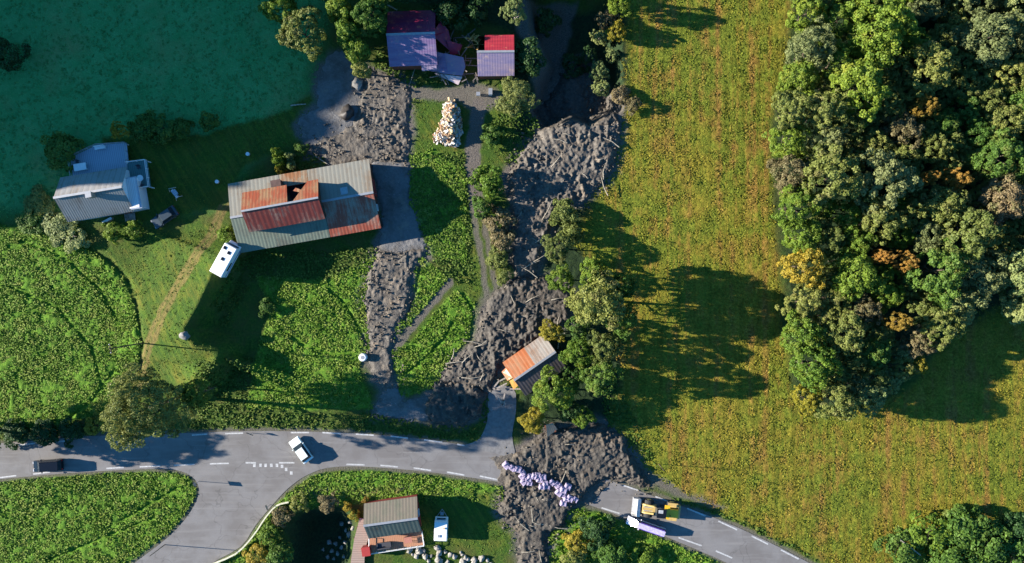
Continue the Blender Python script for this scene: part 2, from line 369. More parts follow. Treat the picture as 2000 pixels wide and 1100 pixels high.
def asphalt():
    m, nt, b = new_mat("asphalt")
    tc = nt.nodes.new("ShaderNodeTexCoord"); v = tc.outputs["Object"]
    f = noise(nt, 12.0, 4, v, 0.8); g = noise(nt, 0.25, 5, v, 0.6); h = noise(nt, 1.0, 5, v, 0.6, stretch=(0.12, 1.4, 1))
    c = ramp(nt, f, [(0.3, (0.15, 0.145, 0.14)), (0.7, (0.215, 0.205, 0.20))])
    c = mixc(nt, ramp(nt, g, [(0.4, (0, 0, 0)), (0.6, (1, 1, 1))]), c, (0.145, 0.135, 0.128))
    c = mixc(nt, ramp(nt, h, [(0.52, (0, 0, 0)), (0.68, (0.8, 0.8, 0.8))]), c, (0.205, 0.195, 0.185))
    vo = N(nt, "ShaderNodeTexVoronoi"); vo.feature = 'DISTANCE_TO_EDGE'; vo.inputs["Scale"].default_value = 0.16
    nd = nt.nodes.new("ShaderNodeVectorMath"); nd.operation = 'ADD'
    nz = N(nt, "ShaderNodeTexNoise"); nz.inputs["Scale"].default_value = 0.5; nt.links.new(v, nz.inputs["Vector"])
    sc = nt.nodes.new("ShaderNodeVectorMath"); sc.operation = 'SCALE'; sc.inputs[3].default_value = 3.0; nt.links.new(nz.outputs["Color"], sc.inputs[0])
    nt.links.new(v, nd.inputs[0]); nt.links.new(sc.outputs[0], nd.inputs[1]); nt.links.new(nd.outputs[0], vo.inputs["Vector"])
    cr = ramp(nt, vo.outputs["Distance"], [(0.0, (0.45, 0.45, 0.45)), (0.012, (1, 1, 1))])
    c = mixc(nt, 0.5, c, cr, 'MULTIPLY')
    nt.links.new(c, b.inputs["Base Color"]); b.inputs["Roughness"].default_value = 0.85
    bump(nt, b, f, 0.25, 0.02)
    return m
def leaf_mat(name, c1, c2, c3=None, trans=0.32):
    m, nt, b = new_mat(name)
    tc = nt.nodes.new("ShaderNodeTexCoord"); v = tc.outputs["Object"]
    n1 = noise(nt, 0.9, 4, v, 0.6); n2 = noise(nt, 6.0, 2, v, 0.7)
    oi = nt.nodes.new("ShaderNodeObjectInfo")
    f = N(nt, "ShaderNodeMath", operation='MULTIPLY_ADD'); nt.links.new(n2, f.inputs[0]); f.inputs[1].default_value = 0.7; nt.links.new(n1, f.inputs[2])
    mr = N(nt, "ShaderNodeMapRange"); mr.inputs[1].default_value = 0.65; mr.inputs[2].default_value = 1.05; nt.links.new(f.outputs[0], mr.inputs[0])
    c = mixc(nt, mr.outputs[0], c1, c2)
    if c3:
        c = mixc(nt, ramp(nt, noise(nt, 0.5, 3, v, 0.5), [(0.55, (0, 0, 0)), (0.7, (1, 1, 1))]), c, c3)
    hs = N(nt, "ShaderNodeHueSaturation"); nt.links.new(c, hs.inputs["Color"])
    m1 = N(nt, "ShaderNodeMapRange"); m1.inputs[3].default_value = 0.485; m1.inputs[4].default_value = 0.515; nt.links.new(oi.outputs["Random"], m1.inputs[0]); nt.links.new(m1.outputs[0], hs.inputs["Hue"])
    m2 = N(nt, "ShaderNodeMapRange"); m2.inputs[3].default_value = 1.15; m2.inputs[4].default_value = 0.8; nt.links.new(oi.outputs["Random"], m2.inputs[0]); nt.links.new(m2.outputs[0], hs.inputs["Value"])
    nt.links.new(hs.outputs[0], b.inputs["Base Color"]); b.inputs["Roughness"].default_value = 0.6
    b.inputs["Specular IOR Level"].default_value = 0.25
    tr = nt.nodes.new("ShaderNodeBsdfTranslucent"); nt.links.new(hs.outputs[0], tr.inputs[0])
    ms = nt.nodes.new("ShaderNodeMixShader"); ms.inputs[0].default_value = trans
    out = nt.nodes["Material Output"]
    nt.links.new(b.outputs[0], ms.inputs[1]); nt.links.new(tr.outputs[0], ms.inputs[2]); nt.links.new(ms.outputs[0], out.inputs[0])
    return m

LEAF = {
    'olive': leaf_mat("leaf_olive", (0.085, 0.12, 0.022), (0.26, 0.285, 0.07), (0.19, 0.18, 0.06)),
    'bright': leaf_mat("leaf_bright", (0.06, 0.125, 0.014), (0.20, 0.29, 0.03), (0.22, 0.26, 0.035)),
    'green': leaf_mat("leaf_green", (0.040, 0.10, 0.016), (0.14, 0.235, 0.035), (0.16, 0.19, 0.04)),
    'grey': leaf_mat("leaf_grey_green", (0.085, 0.115, 0.04), (0.24, 0.27, 0.10)),
    'field': leaf_mat("leaf_field_olive", (0.11, 0.135, 0.03), (0.34, 0.35, 0.10), (0.24, 0.25, 0.06)),
    'dark': leaf_mat("leaf_dark", (0.014, 0.049, 0.015), (0.056, 0.119, 0.028)),
    'yellow': leaf_mat("leaf_yellow", (0.149, 0.149, 0.019), (0.437, 0.345, 0.036)),
    'orange': leaf_mat("leaf_orange", (0.17, 0.10, 0.02), (0.36, 0.22, 0.04), (0.22, 0.20, 0.05)),
    'dry': leaf_mat("leaf_dry", (0.103, 0.081, 0.036), (0.310, 0.253, 0.124), (0.138, 0.149, 0.052)),
    'pale': leaf_mat("leaf_pale", (0.115, 0.161, 0.052), (0.368, 0.414, 0.145)),
}
BARK = wood("bark", (0.12, 0.09, 0.06), 0.4, 0.4)
BARK_PALE = wood("bark_pale", (0.42, 0.38, 0.32), 0.5, 0.5)
M_ASPH = asphalt()
M_MARK = plain("road_paint", (0.42, 0.42, 0.41), 0.6, var=0.35, sc=4)
M_GLASS = glassy("window_glass")
M_TYRE = plain("tyre_rubber", (0.02, 0.02, 0.02), 0.8)
M_RIM = plain("rim_metal", (0.35, 0.35, 0.36), 0.4, 0.7)
M_WHITE = plain("white_paint", (0.78, 0.78, 0.77), 0.35, var=0.05)
M_WHITEWOOD = wood("white_board", (0.75, 0.75, 0.76), 0.85, 0.25)
M_REDWALL = wood("red_board", (0.26, 0.025, 0.02), 0.5, 0.2)
M_BROWNWALL = wood("brown_board", (0.17, 0.06, 0.03), 0.5, 0.2)
M_DARK = plain("inside_shade", (0.012, 0.012, 0.013), 0.9)
M_GREY = plain("grey_metal", (0.35, 0.36, 0.37), 0.45, 0.4)
M_BLACK = plain("black_paint", (0.008, 0.009, 0.012), 0.12)
M_DECKBLUE = wood("painted_deck", (0.36, 0.42, 0.50), 0.8, 0.3)
M_DECKORANGE = wood("deck_boards", (0.52, 0.25, 0.14), 0.55, 0.28, 'X')
M_WALK = wood("walkway_boards", (0.40, 0.29, 0.23), 0.6, 0.35, 'Y')
M_STONE = plain("pale_stone", (0.27, 0.25, 0.215), 0.9, var=0.6, sc=2.5)
M_ROCK = plain("grey_stone", (0.2, 0.19, 0.18), 0.85, var=0.4, sc=1.5)

# ------------------------------------------------------------------ mesh helpers
def npmesh(name, V, F, smooth=False):
    """V (n,3), F (m,4) or (m,3) arrays"""
    me = bpy.data.meshes.new(name)
    V = np.asarray(V, np.float32); F = np.asarray(F, np.int32)
    k = F.shape[1]
    me.vertices.add(len(V)); me.vertices.foreach_set("co", V.ravel())
    me.loops.add(F.size); me.loops.foreach_set("vertex_index", F.ravel())
    me.polygons.add(len(F)); me.polygons.foreach_set("loop_start", np.arange(0, F.size, k, dtype=np.int32))
    me.update(calc_edges=True)
    if smooth: me.polygons.foreach_set("use_smooth", np.ones(len(F), bool))
    return me
def link(name, data, mat=None, parent=None, loc=None, rz=0.0):
    o = bpy.data.objects.new(name, data); COL.objects.link(o)
    if mat is not None and data is not None:
        if len(data.materials) == 0: data.materials.append(mat)
        elif data.materials[0] is not mat:
            o.material_slots[0].link = 'OBJECT'; o.material_slots[0].material = mat
    if parent is not None: o.parent = parent
    if loc is not None: o.location = loc
    o.rotation_euler = (0, 0, rz)
    return o
def tag(o, label=None, cat=None, group=None, kind=None):
    if label: o["label"] = label
    if cat: o["category"] = cat
    if group: o["group"] = group
    if kind: o["kind"] = kind
    return o
def empty(name, loc, rz=0.0, label=None, cat=None, group=None):
    o = bpy.data.objects.new(name, None); COL.objects.link(o)
    o.location = loc; o.rotation_euler = (0, 0, rz); o.empty_display_size = 0.3
    return tag(o, label, cat, group)
class MB:
    def __init__(s): s.v = []; s.f = []
    def add(s, vs, fs):
        n = len(s.v); s.v += [tuple(v) for v in vs]; s.f += [tuple(i + n for i in f) for f in fs]; return s
    def box(s, cx, cy, cz, sx, sy, sz, M=None, taper=(1, 1)):
        hx, hy, h = sx / 2, sy / 2, sz / 2
        vs = [(cx + a * hx * (taper[0] if c > 0 else 1), cy + b * hy * (taper[1] if c > 0 else 1), cz + c * h) for c in (-1, 1) for a, b in ((-1, -1), (1, -1), (1, 1), (-1, 1))]
        if M is not None: vs = [tuple(M @ Vector(v)) for v in vs]
        return s.add(vs, [(3, 2, 1, 0), (4, 5, 6, 7), (0, 1, 5, 4), (1, 2, 6, 5), (2, 3, 7, 6), (3, 0, 4, 7)])
    def slab(s, pts, t):
        """a plate: pts is a 3D polygon, t its thickness (downwards)"""
        n = len(pts); vs = list(pts) + [(p[0], p[1], p[2] - t) for p in pts]
        fs = [tuple(range(n)), tuple(range(2 * n - 1, n - 1, -1))] + [(i, i + n, (i + 1) % n + n, (i + 1) % n) for i in range(n)]
        return s.add(vs, fs)
    def prism(s, prof, y0, y1, ins=0.0):
        """side profile in XZ pushed from y0 to y1"""
        n = len(prof)
        vs = [(p[0], y0, p[1]) for p in prof] + [(p[0], y1, p[1]) for p in prof]
        fs = [tuple(range(n)), tuple(range(2 * n - 1, n - 1, -1))] + [((i + 1) % n, i, i + n, (i + 1) % n + n) for i in range(n)]
        return s.add(vs, fs)
    def tube(s, pts, r, n=6, r2=None):
        pts = [Vector(p) for p in pts]; m = len(pts); vs = []; fs = []
        for i, p in enumerate(pts):
            d = (pts[min(i + 1, m - 1)] - pts[max(i - 1, 0)]).normalized()
            a = d.cross(Vector((0, 0, 1)));
            if a.length < 0.05: a = Vector((1, 0, 0))
            a.normalize(); b = d.cross(a)
            rr = r if r2 is None else r + (r2 - r) * i / (m - 1)
            for k in range(n):
                an = 2 * PI * k / n; vs.append(p + (a * math.cos(an) + b * math.sin(an)) * rr)
        for i in range(m - 1):
            for k in range(n):
                fs.append((i * n + k, i * n + (k + 1) % n, (i + 1) * n + (k + 1) % n, (i + 1) * n + k))
        fs.append(tuple(range(n - 1, -1, -1))); fs.append(tuple(range((m - 1) * n, m * n)))
        return s.add(vs, fs)
    def cyl(s, p0, p1, r, n=14): return s.tube([p0, p1], r, n)
    def blob(s, c, r, seed=0, rough=0.25, sq=(1, 1, 1), seg=8):
        rg = random.Random(seed); vs = []; fs = []
        rings = seg // 2 + 1
        ph = [rg.uniform(0, 6) for _ in range(6)]
        for i in range(rings + 1):
            th = PI * i / rings
            for k in range(seg):
                an = 2 * PI * k / seg
                d = Vector((math.sin(th) * math.cos(an), math.sin(th) * math.sin(an), math.cos(th)))
                q = 1 + rough * (math.sin(d.x * 3 + ph[0]) * math.sin(d.y * 4 + ph[1]) + 0.6 * math.sin(d.z * 5 + ph[2] + d.x * 4))
                vs.append((c[0] + d.x * r * q * sq[0], c[1] + d.y * r * q * sq[1], c[2] + d.z * r * q * sq[2]))
        for i in range(rings):
            for k in range(seg):
                fs.append((i * seg + k, (i + 1) * seg + k, (i + 1) * seg + (k + 1) % seg, i * seg + (k + 1) % seg))
        return s.add(vs, fs)
    def mesh(s, name, smooth=False):
        me = bpy.data.meshes.new(name); me.from_pydata(s.v, [], s.f); me.update()
        if smooth: me.polygons.foreach_set("use_smooth", np.ones(len(me.polygons), bool))
        return me
    def build(s, name, mat, parent=None, smooth=False, bev=0.0, loc=None, rz=0.0):
        o = link(name, s.mesh(name, smooth), mat, parent, loc, rz)
        if bev:
            b = o.modifiers.new("bevel", 'BEVEL'); b.width = bev; b.segments = 2; b.limit_method = 'ANGLE'
        return o

# ------------------------------------------------------------------ the ground
def axis(lo, hi, step, far):
    core = list(np.arange(lo, hi + 1e-6, step))
    l = []; x = lo; s = step
    while x > -far: s = min(s * 1.25, 60); x -= s if s > 1.2 else s; l.append(x)
    r = []; x = hi; s = step
    while x < far: s = min(s * 1.25, 60); x += s; r.append(x)
    return np.array(l[::-1] + core + r)
def west_axis():
    a = axis(-86, 86, 0.25, 900)
    extra = np.arange(-230, -86.5, 1.2)
    a = a[(a > -86.1) | (a < -231)]
    return np.sort(np.concatenate([a, extra]))
gx = west_axis(); gy = axis(-50, 50, 0.25, 900)
gy = np.sort(np.concatenate([gy[(gy < 50.1) | (gy > 121)], np.arange(51.2, 121, 1.2)]))
X, Y = np.meshgrid(gx, gy)
def warp(x, y, a=0.6, s=2.5):
    return x + a * (fbm(x, y, s, 31) - 0.5) * 2, y + a * (fbm(x, y, s, 47) - 0.5) * 2
def zones(x, y):
    wx, wy = warp(x, y, 0.9, 3.0)
    z = {}
    z['hay'] = sm(-0.8, 0.8, sdist(wx, wy, w2(HAY)))
    z['nw'] = sm(-2.0, 3.5, sdist(wx, wy, w2(NWM)))
    z['lush'] = np.zeros(x.shape)
    w1, w1y = warp(x, y, 0.35, 1.5)
    for p in LUSH: z['lush'] = np.maximum(z['lush'], sm(-0.25, 0.35, sdist(w1, w1y, w2(p))))
    z['lawn'] = np.zeros(x.shape)
    for p in LAWN: z['lawn'] = np.maximum(z['lawn'], sm(-0.5, 0.5, sdist(w1, w1y, w2(p))))
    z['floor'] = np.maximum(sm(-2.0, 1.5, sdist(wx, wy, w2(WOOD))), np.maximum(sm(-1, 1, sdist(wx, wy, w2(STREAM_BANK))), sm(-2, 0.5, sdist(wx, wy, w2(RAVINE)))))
    dirt = np.zeros(x.shape)
    for off in (-0.72, 0.78):
        dl = w2([(p[0] + off * 12.5, p[1]) for p in DRIVE[1:]])
        dirt = np.maximum(dirt, 0.85 * sm(0.62, 0.3, ldist(w1, w1y, dl)[0]))
    dl = w2(DRIVE[:3]); dirt = np.maximum(dirt, sm(1.35, 0.9, ldist(w1, w1y, dl)[0]))
    yard = w2([(800, 168), (850, 165), (960, 165), (1000, 190), (940, 220), (905, 205), (880, 196), (800, 198)])
    dirt = np.maximum(dirt, 0.9 * sm(-0.3, 0.6, sdist(wx, wy, yard)))
    for p in ([(565, 950), (600, 944), (645, 952), (650, 965), (600, 972), (566, 968)], [(775, 940), (798, 940), (803, 962), (780, 963)],
              [(1180, 815), (1215, 850), (1262, 915), (1350, 968), (1420, 985), (1400, 995), (1300, 965), (1240, 930)],
              [(1000, 0), (1135, -20), (1110, 90), (1085, 190), (1045, 190), (1030, 120)], [(965, 935), (1010, 935), (1005, 975), (975, 960)]):
        dirt = np.maximum(dirt, 0.85 * sm(-0.5, 0.5, sdist(wx, wy, w2(p))))
    # gravel shoulder along the road
    dr = sdist(w1, w1y, P_ROAD)
    dirt = np.maximum(dirt, 0.75 * sm(-0.75, -0.3, dr))
    z['dirt'] = dirt
    dry = np.zeros(x.shape)
    for off, wdt in ((-0.45, 0.22), (0.55, 0.24)):
        tl = [(a + off, b) for a, b in TRACK1]
        dry = np.maximum(dry, 0.7 * sm(wdt + 0.3, wdt, ldist(w1, w1y, tl)[0]))
    dl, _, _ = ldist(w1, w1y, w2([(880, 550), (830, 610), (775, 675)])); z['dirt'] = np.maximum(z['dirt'], 0.9 * sm(0.75, 0.4, dl))
    dry = np.maximum(dry, 0.7 * sm(0.9, 0.2, ldist(wx, wy, w2([(600, 958), (700, 962), (780, 956)]))[0]))
    dry = np.maximum(dry, 0.7 * sm(1.0, 0.2, ldist(wx, wy, w2([(0, 838), (60, 840), (140, 838), (190, 828)]))[0]))
    z['dry'] = dry
    film = np.zeros(x.shape)
    for p in MUDS: film = np.maximum(film, sm(-1.5, 0.2, sdist(wx, wy, w2(p)) + 1.2 * (fbm(x, y, 1.2, 55, 3) - 0.55)))
    z['dirt'] = np.maximum(z['dirt'], film)
    z['road'] = sm(-1.2, -0.2, dr)
    return z
print("zones...")
ZN = zones(X, Y)
lump = (np.abs(vnoise(X, Y, 0.75, 61) - 0.5) * 2) * 0.6 + fbm(X, Y, 1.1, 71, 3) * 0.9
near = (np.abs(X) < 88) & (np.abs(Y) < 52)
amp = 0.05 + 0.30 * ZN['lush'] + 0.13 * ZN['hay'] + 0.02 * ZN['lawn'] + 0.2 * ZN['floor']
amp = amp * (1 - ZN['road']) * (1 - 0.8 * ZN['dirt']) * near
bed = sm(-0.5, 0.5, sdist(X, Y, P_ROAD))
fur = np.zeros(X.shape)
for f in FURROWS: fur = np.maximum(fur, np.exp(-(ldist(X, Y, f)[0] / 0.3) ** 2))
Z = height(X, Y) + amp * (lump - 0.45) - 0.28 * fur
Z = Z * (1 - bed) + (-0.06) * bed
ny, nx = X.shape
idx = np.arange(nx * ny).reshape(ny, nx)
F = np.stack([idx[:-1, :-1], idx[:-1, 1:], idx[1:, 1:], idx[1:, :-1]], -1).reshape(-1, 4)
gme = npmesh("ground", np.stack([X.ravel(), Y.ravel(), Z.ravel()], 1), F, True)
def col_attr(me, name, r, g, b, al=None):
    a = me.attributes.new(name, 'FLOAT_COLOR', 'POINT')
    d = np.ones((r.size, 4), np.float32); d[:, 0] = r.ravel(); d[:, 1] = g.ravel(); d[:, 2] = b.ravel()
    if al is not None: d[:, 3] = al.ravel()
    a.data.foreach_set("color", d.ravel())
col_attr(gme, "zone", ZN['hay'], ZN['lush'], ZN['lawn'], ZN['nw'])
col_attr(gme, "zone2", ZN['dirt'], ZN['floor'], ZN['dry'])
tag(link("ground", gme, ground_mat()), kind='structure')

def flat_sheet(name, outline, mat, z, kind='structure'):
    m = MB(); m.add([(x, y, z) for x, y in outline], [tuple(range(len(outline)))])
    me = m.mesh(name)
    if me.polygons[0].normal.z < 0: me.flip_normals()
    return tag(link(name, me, mat), kind=kind)
flat_sheet("road", P_ROAD, M_ASPH, 0.02)
flat_sheet("side_road", smooth_line(w2(SIDE_ROAD), 3, True), plain("worn_asphalt", (0.17, 0.165, 0.16), 0.85, var=0.25, sc=2), 0.14 if False else 0.06)
DASH = [((30, 870), (68, 866)), ((98, 864), (133, 861)), ((375, 850), (405, 848)), ((440, 847), (475, 846)), ((568, 845), (604, 845)), ((630, 845), (665, 847)),
        ((695, 848), (730, 850)), ((763, 852), (797, 856)), ((828, 859), (864, 864)), ((893, 868), (929, 874)), ((957, 879), (992, 886)),
        ((1217, 948), (1250, 959)), ((1280, 970), (1312, 982)), ((1342, 993), (1378, 1008)), ((1403, 1018), (1440, 1035)), ((1468, 1047), (1500, 1063)), ((1525, 1074), (1560, 1092)),
        ((0, 933), (32, 929)), ((65, 926), (98, 922)), ((208, 915), (242, 913)), ((273, 912), (313, 910)), ((340, 909), (380, 907)), ((410, 906), (447, 905)), ((480, 904), (500, 904)), ((545, 904), (575, 904)),
        ((677, 907), (712, 908)), ((743, 909), (777, 912)), ((808, 914), (842, 919)), ((873, 922), (907, 928)), ((937, 930), (972, 937)), ((1175, 992), (1210, 1003)), ((1325, 1050), (1370, 1066)), ((1398, 1076), (1430, 1090))]
mm = MB()
for a, b in DASH:
    (ax, ay), (bx, by) = w2([a, b]); d = Vector((bx - ax, by - ay)).normalized(); n = Vector((-d.y, d.x)) * 0.11
    mm.add([(ax + n.x, ay + n.y, 0.026), (ax - n.x, ay - n.y, 0.026), (bx - n.x, by - n.y, 0.026), (bx + n.x, by + n.y, 0.026)], [(0, 1, 2, 3)])
for p in [(497, 909), (509, 909), (519, 909), (530, 909), (541, 909), (551, 911), (559, 917), (569, 924)]:
    x, y = w2([p])[0]
    mm.add([(x - 0.2, y - 0.26, 0.026), (x + 0.2, y - 0.26, 0.026), (x + 0.2, y + 0.26, 0.026), (x - 0.2, y + 0.26, 0.026)], [(0, 1, 2, 3)])
tag(mm.build("road_markings", M_MARK), kind='structure')
for a, b in [((1035, 0), (0, 0))][:0]: pass

# ------------------------------------------------------------------ mud and flood gravel
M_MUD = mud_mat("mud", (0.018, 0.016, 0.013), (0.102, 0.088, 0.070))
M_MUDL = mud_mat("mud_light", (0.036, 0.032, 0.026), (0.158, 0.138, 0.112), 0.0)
M_SILT = mud_mat("silt", (0.10, 0.10, 0.10), (0.16, 0.155, 0.15))
MUDP = []
def mud(name, poly, mat, thick, amp, res=0.13, lumpsize=0.8, kind='stuff', edge=0.9, label=None):
    if amp > 0.2: MUDP.append(poly)
    pm = w2(poly); xs = [p[0] for p in pm]; ys = [p[1] for p in pm]
    gx = np.arange(min(xs) - 1, max(xs) + 1, res); gy = np.arange(min(ys) - 1, max(ys) + 1, res)
    x, y = np.meshgrid(gx, gy)
    wx, wy = warp(x, y, 0.7, 2.2); wx = wx + 0.35 * (fbm(x, y, 0.5, 201, 2) - 0.5) * 2; wy = wy + 0.35 * (fbm(x, y, 0.5, 202, 2) - 0.5) * 2
    sd = sdist(wx, wy, pm)
    # ropy flow down the slope, lumps, clods and smooth silted hollows, unevenly mixed
    fx, fy = x + 1.6 * (fbm(x, y, 5.0, 203, 2) - 0.5) * 2, y + 1.6 * (fbm(x, y, 5.0, 204, 2) - 0.5) * 2
    u, v = fx * 0.92 + fy * 0.38, (-fx * 0.38 + fy * 0.92) * 0.32
    ropes = 1 - np.abs(fbm(u, v, 1.3, 205, 4, 0.6) - 0.5) * 4
    lumps = fbm(x, y, lumpsize * 1.5, 93, 5, 0.62) - 0.5
    clod = np.clip(vnoise(x, y, 0.55, 95) - 0.62, 0, 1) * 2.4 + np.clip(vnoise(x, y, 0.3, 96) - 0.66, 0, 1) * 1.3
    wa = sm(0.35, 0.62, fbm(x, y, 4.5, 206, 2)); wb = sm(0.42, 0.6, fbm(x, y, 3.2, 207, 3))
    rel = wa * 0.42 * (ropes - 0.3) + lumps * (0.8 + 1.6 * wb) + clod * (0.25 + 0.9 * wb)
    big = fbm(x, y, 6.0, 99, 3)
    z = height(x, y) + sm(0, edge, sd) * (thick * (0.3 + 1.3 * big) + 0.72 * amp * rel + 0.22 * amp * (fbm(x, y, 0.42, 211, 2) - 0.5) * 2) - 0.25 * (sd < 0.02) + 0.05
    idx = np.arange(x.size).reshape(x.shape)
    keep = (sd > -0.25)
    k4 = keep[:-1, :-1] & keep[:-1, 1:] & keep[1:, 1:] & keep[1:, :-1]
    F = np.stack([idx[:-1, :-1], idx[:-1, 1:], idx[1:, 1:], idx[1:, :-1]], -1)[k4]
    used, inv = np.unique(F.ravel(), return_inverse=True)
    V = np.stack([x.ravel(), y.ravel(), z.ravel()], 1)[used]
    o = link(name, npmesh(name, V, inv.reshape(-1, 4), True), mat)
    return tag(o, label=label, cat='mud' if kind == 'stuff' else None, kind=kind)
mud("silt_flat", MUDS[0], M_SILT, 0.05, 0.03, label="smooth blue grey silt spread beside the tall narrow trees")
mud("mud_flow", MUDS[1], M_MUDL, 0.22, 0.34, lumpsize=0.9, label="lumpy brown mud above the big rust roofed barn")
mud("mud_flow", MUDS[2], M_SILT, 0.10, 0.08, label="thin shaded mud along the barn's east gable")
mud("mud_flow", MUDS[3], M_MUDL, 0.25, 0.26, lumpsize=0.7, label="tongue of grey mud between the two green meadows")
mud("mud_flow", MUDS[4], M_SILT, 0.08, 0.06, label="flat wet silt just above the main road")
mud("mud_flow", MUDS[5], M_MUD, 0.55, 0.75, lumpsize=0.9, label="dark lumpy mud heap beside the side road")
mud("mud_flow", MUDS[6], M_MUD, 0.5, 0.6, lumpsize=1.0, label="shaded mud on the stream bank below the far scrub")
mud("mud_flow", MUDS[7], M_MUDL, 0.6, 0.75, lumpsize=1.2, label="broad ploughed up mud at the head of the slide")
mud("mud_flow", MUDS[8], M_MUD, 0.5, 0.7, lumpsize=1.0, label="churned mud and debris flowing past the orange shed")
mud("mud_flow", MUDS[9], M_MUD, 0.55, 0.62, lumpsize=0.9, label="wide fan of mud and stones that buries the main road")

mud("mud_wash", [(958, 893), (1003, 880), (1015, 950), (968, 948), (978, 925)], M_MUDL, 0.02, 0.05, edge=0.3, label="thin brown mud washed over the road before the sandbags")
mud("mud_wash", [(1120, 975), (1165, 940), (1200, 936), (1180, 958), (1150, 990)], M_MUDL, 0.015, 0.04, edge=0.3, label="thin brown mud washed over the road beyond the slide")
# ------------------------------------------------------------------ grass, crop leaves and clods
def scatter(name, polys, dens, size, high, k, mat, label, cat, seed, excl=True, hmode=0, bend=0.5, bounds=(-84, 84, -47, 47), patch=0.35, avoid=None):
    rg = np.random.default_rng(seed)
    allx = []
    for p in polys:
        pm = w2(p); xs = [q[0] for q in pm]; ys = [q[1] for q in pm]
        x0, x1 = max(min(xs), bounds[0]), min(max(xs), bounds[1]); y0, y1 = max(min(ys), bounds[2]), min(max(ys), bounds[3])
        n = int((x1 - x0) * (y1 - y0) * dens)
        x = rg.uniform(x0, x1, n); y = rg.uniform(y0, y1, n)
        a, b = warp(x, y, 0.35, 1.5)
        ok = sdist(a, b, pm) > 0.05
        allx.append(np.stack([x[ok], y[ok]], 1))
    q = np.concatenate(allx)
    keep = vnoise(q[:, 0], q[:, 1], 0.9, seed) * 0.5 + vnoise(q[:, 0], q[:, 1], 2.6, seed + 1) * 0.5 > patch * rg.uniform(0.6, 1.3, len(q))
    for f in FURROWS: keep &= ldist(q[:, 0], q[:, 1], f)[0] > 0.3
    if avoid: keep &= sdist(q[:, 0], q[:, 1], w2(avoid)) < 0
    if excl:
        keep &= sdist(q[:, 0], q[:, 1], P_ROAD) < -0.5
        for off in (-0.72, 0.78): keep &= ldist(q[:, 0], q[:, 1], w2([(c[0] + off * 12.5, c[1]) for c in DRIVE]))[0] > 0.5
        keep &= ldist(q[:, 0], q[:, 1], w2([(880, 550), (830, 610), (775, 675)]))[0] > 0.6
    q = q[keep]
    n = len(q); zz = height(q[:, 0], q[:, 1])
    ci = np.repeat(np.arange(n), k)
    m = n * k
    an = rg.uniform(0, 2 * PI, m); cs, sn = np.cos(an), np.sin(an)
    hh = high * rg.uniform(0.5, 1.25, m) * (0.6 + 0.8 * vnoise(q[:, 0], q[:, 1], 1.6, seed + 5))[ci]
    w = size * rg.uniform(0.6, 1.3, m)
    cx = q[ci, 0] + rg.normal(size=m) * size * 0.45; cy = q[ci, 1] + rg.normal(size=m) * size * 0.45; cz = zz[ci]
    ln = bend * hh + w * 0.4
    A = np.stack([cx - sn * w * 0.5, cy + cs * w * 0.5, cz], 1); B = np.stack([cx + sn * w * 0.5, cy - cs * w * 0.5, cz], 1)
    C = np.stack([cx + sn * w * 0.42 + cs * ln * 0.5, cy - cs * w * 0.42 + sn * ln * 0.5, cz + hh], 1)
    D = np.stack([cx - sn * w * 0.42 + cs * ln * 0.5, cy + cs * w * 0.42 + sn * ln * 0.5, cz + hh], 1)
    E = np.stack([cx + cs * (ln + w * 0.5), cy + sn * (ln + w * 0.5), cz + hh * 0.75], 1)
    V = np.stack([A, B, C, D, E], 1).reshape(-1, 3)
    base = np.arange(m) * 5
    F1 = np.stack([base, base + 1, base + 2, base + 3], 1)
    F2 = np.stack([base + 3, base + 2, base + 4, base + 4], 1)
    me = bpy.data.meshes.new(name)
    tri = np.concatenate([np.stack([base, base + 1, base + 2], 1), np.stack([base, base + 2, base + 3], 1), np.stack([base + 3, base + 2, base + 4], 1)])
    me = npmesh(name, V, tri)
    print(name, m)
    return tag(link(name, me, mat), label, cat, kind='stuff')
def grass_mat(name, stops, sc=1.4, trans=0.2, extra=None):
    m, nt, b = new_mat(name)
    tc = nt.nodes.new("ShaderNodeTexCoord"); v = tc.outputs["Object"]
    f = noise(nt, sc, 3, v, 0.75); c = ramp(nt, f, stops)
    if extra: c = mixc(nt, ramp(nt, noise(nt, 1.0, 5, v, 0.65, stretch=extra[1]), extra[2]), c, extra[0])
    nt.links.new(c, b.inputs["Base Color"]); b.inputs["Roughness"].default_value = 0.7; b.inputs["Specular IOR Level"].default_value = 0.2
    tr = nt.nodes.new("ShaderNodeBsdfTranslucent"); nt.links.new(c, tr.inputs[0])
    ms = nt.nodes.new("ShaderNodeMixShader"); ms.inputs[0].default_value = trans
    nt.links.new(b.outputs[0], ms.inputs[1]); nt.links.new(tr.outputs[0], ms.inputs[2]); nt.links.new(ms.outputs[0], nt.nodes["Material Output"].inputs[0])
    return m
G_LUSH = grass_mat("crop_leaves", [(0.3, (0.06, 0.15, 0.012)), (0.5, (0.14, 0.25, 0.022)), (0.68, (0.29, 0.35, 0.08))], 1.4, 0.35, ((0.24, 0.28, 0.05), (0.5, 0.5, 0.5), [(0.5, (0, 0, 0)), (0.7, (0.8, 0.8, 0.8))]))
def hay_stalks():
    m, nt, b = new_mat("hay_stalks"); tc = nt.nodes.new("ShaderNodeTexCoord")
    c = hay_color(nt, tc.outputs["Object"]); nt.links.new(c, b.inputs["Base Color"]); b.inputs["Roughness"].default_value = 0.8; b.inputs["Specular IOR Level"].default_value = 0.15
    return m
G_HAY = hay_stalks()
G_LAWN = grass_mat("lawn_blades", [(0.3, (0.05, 0.10, 0.012)), (0.5, (0.09, 0.14, 0.016)), (0.7, (0.15, 0.17, 0.03))], 1.1)
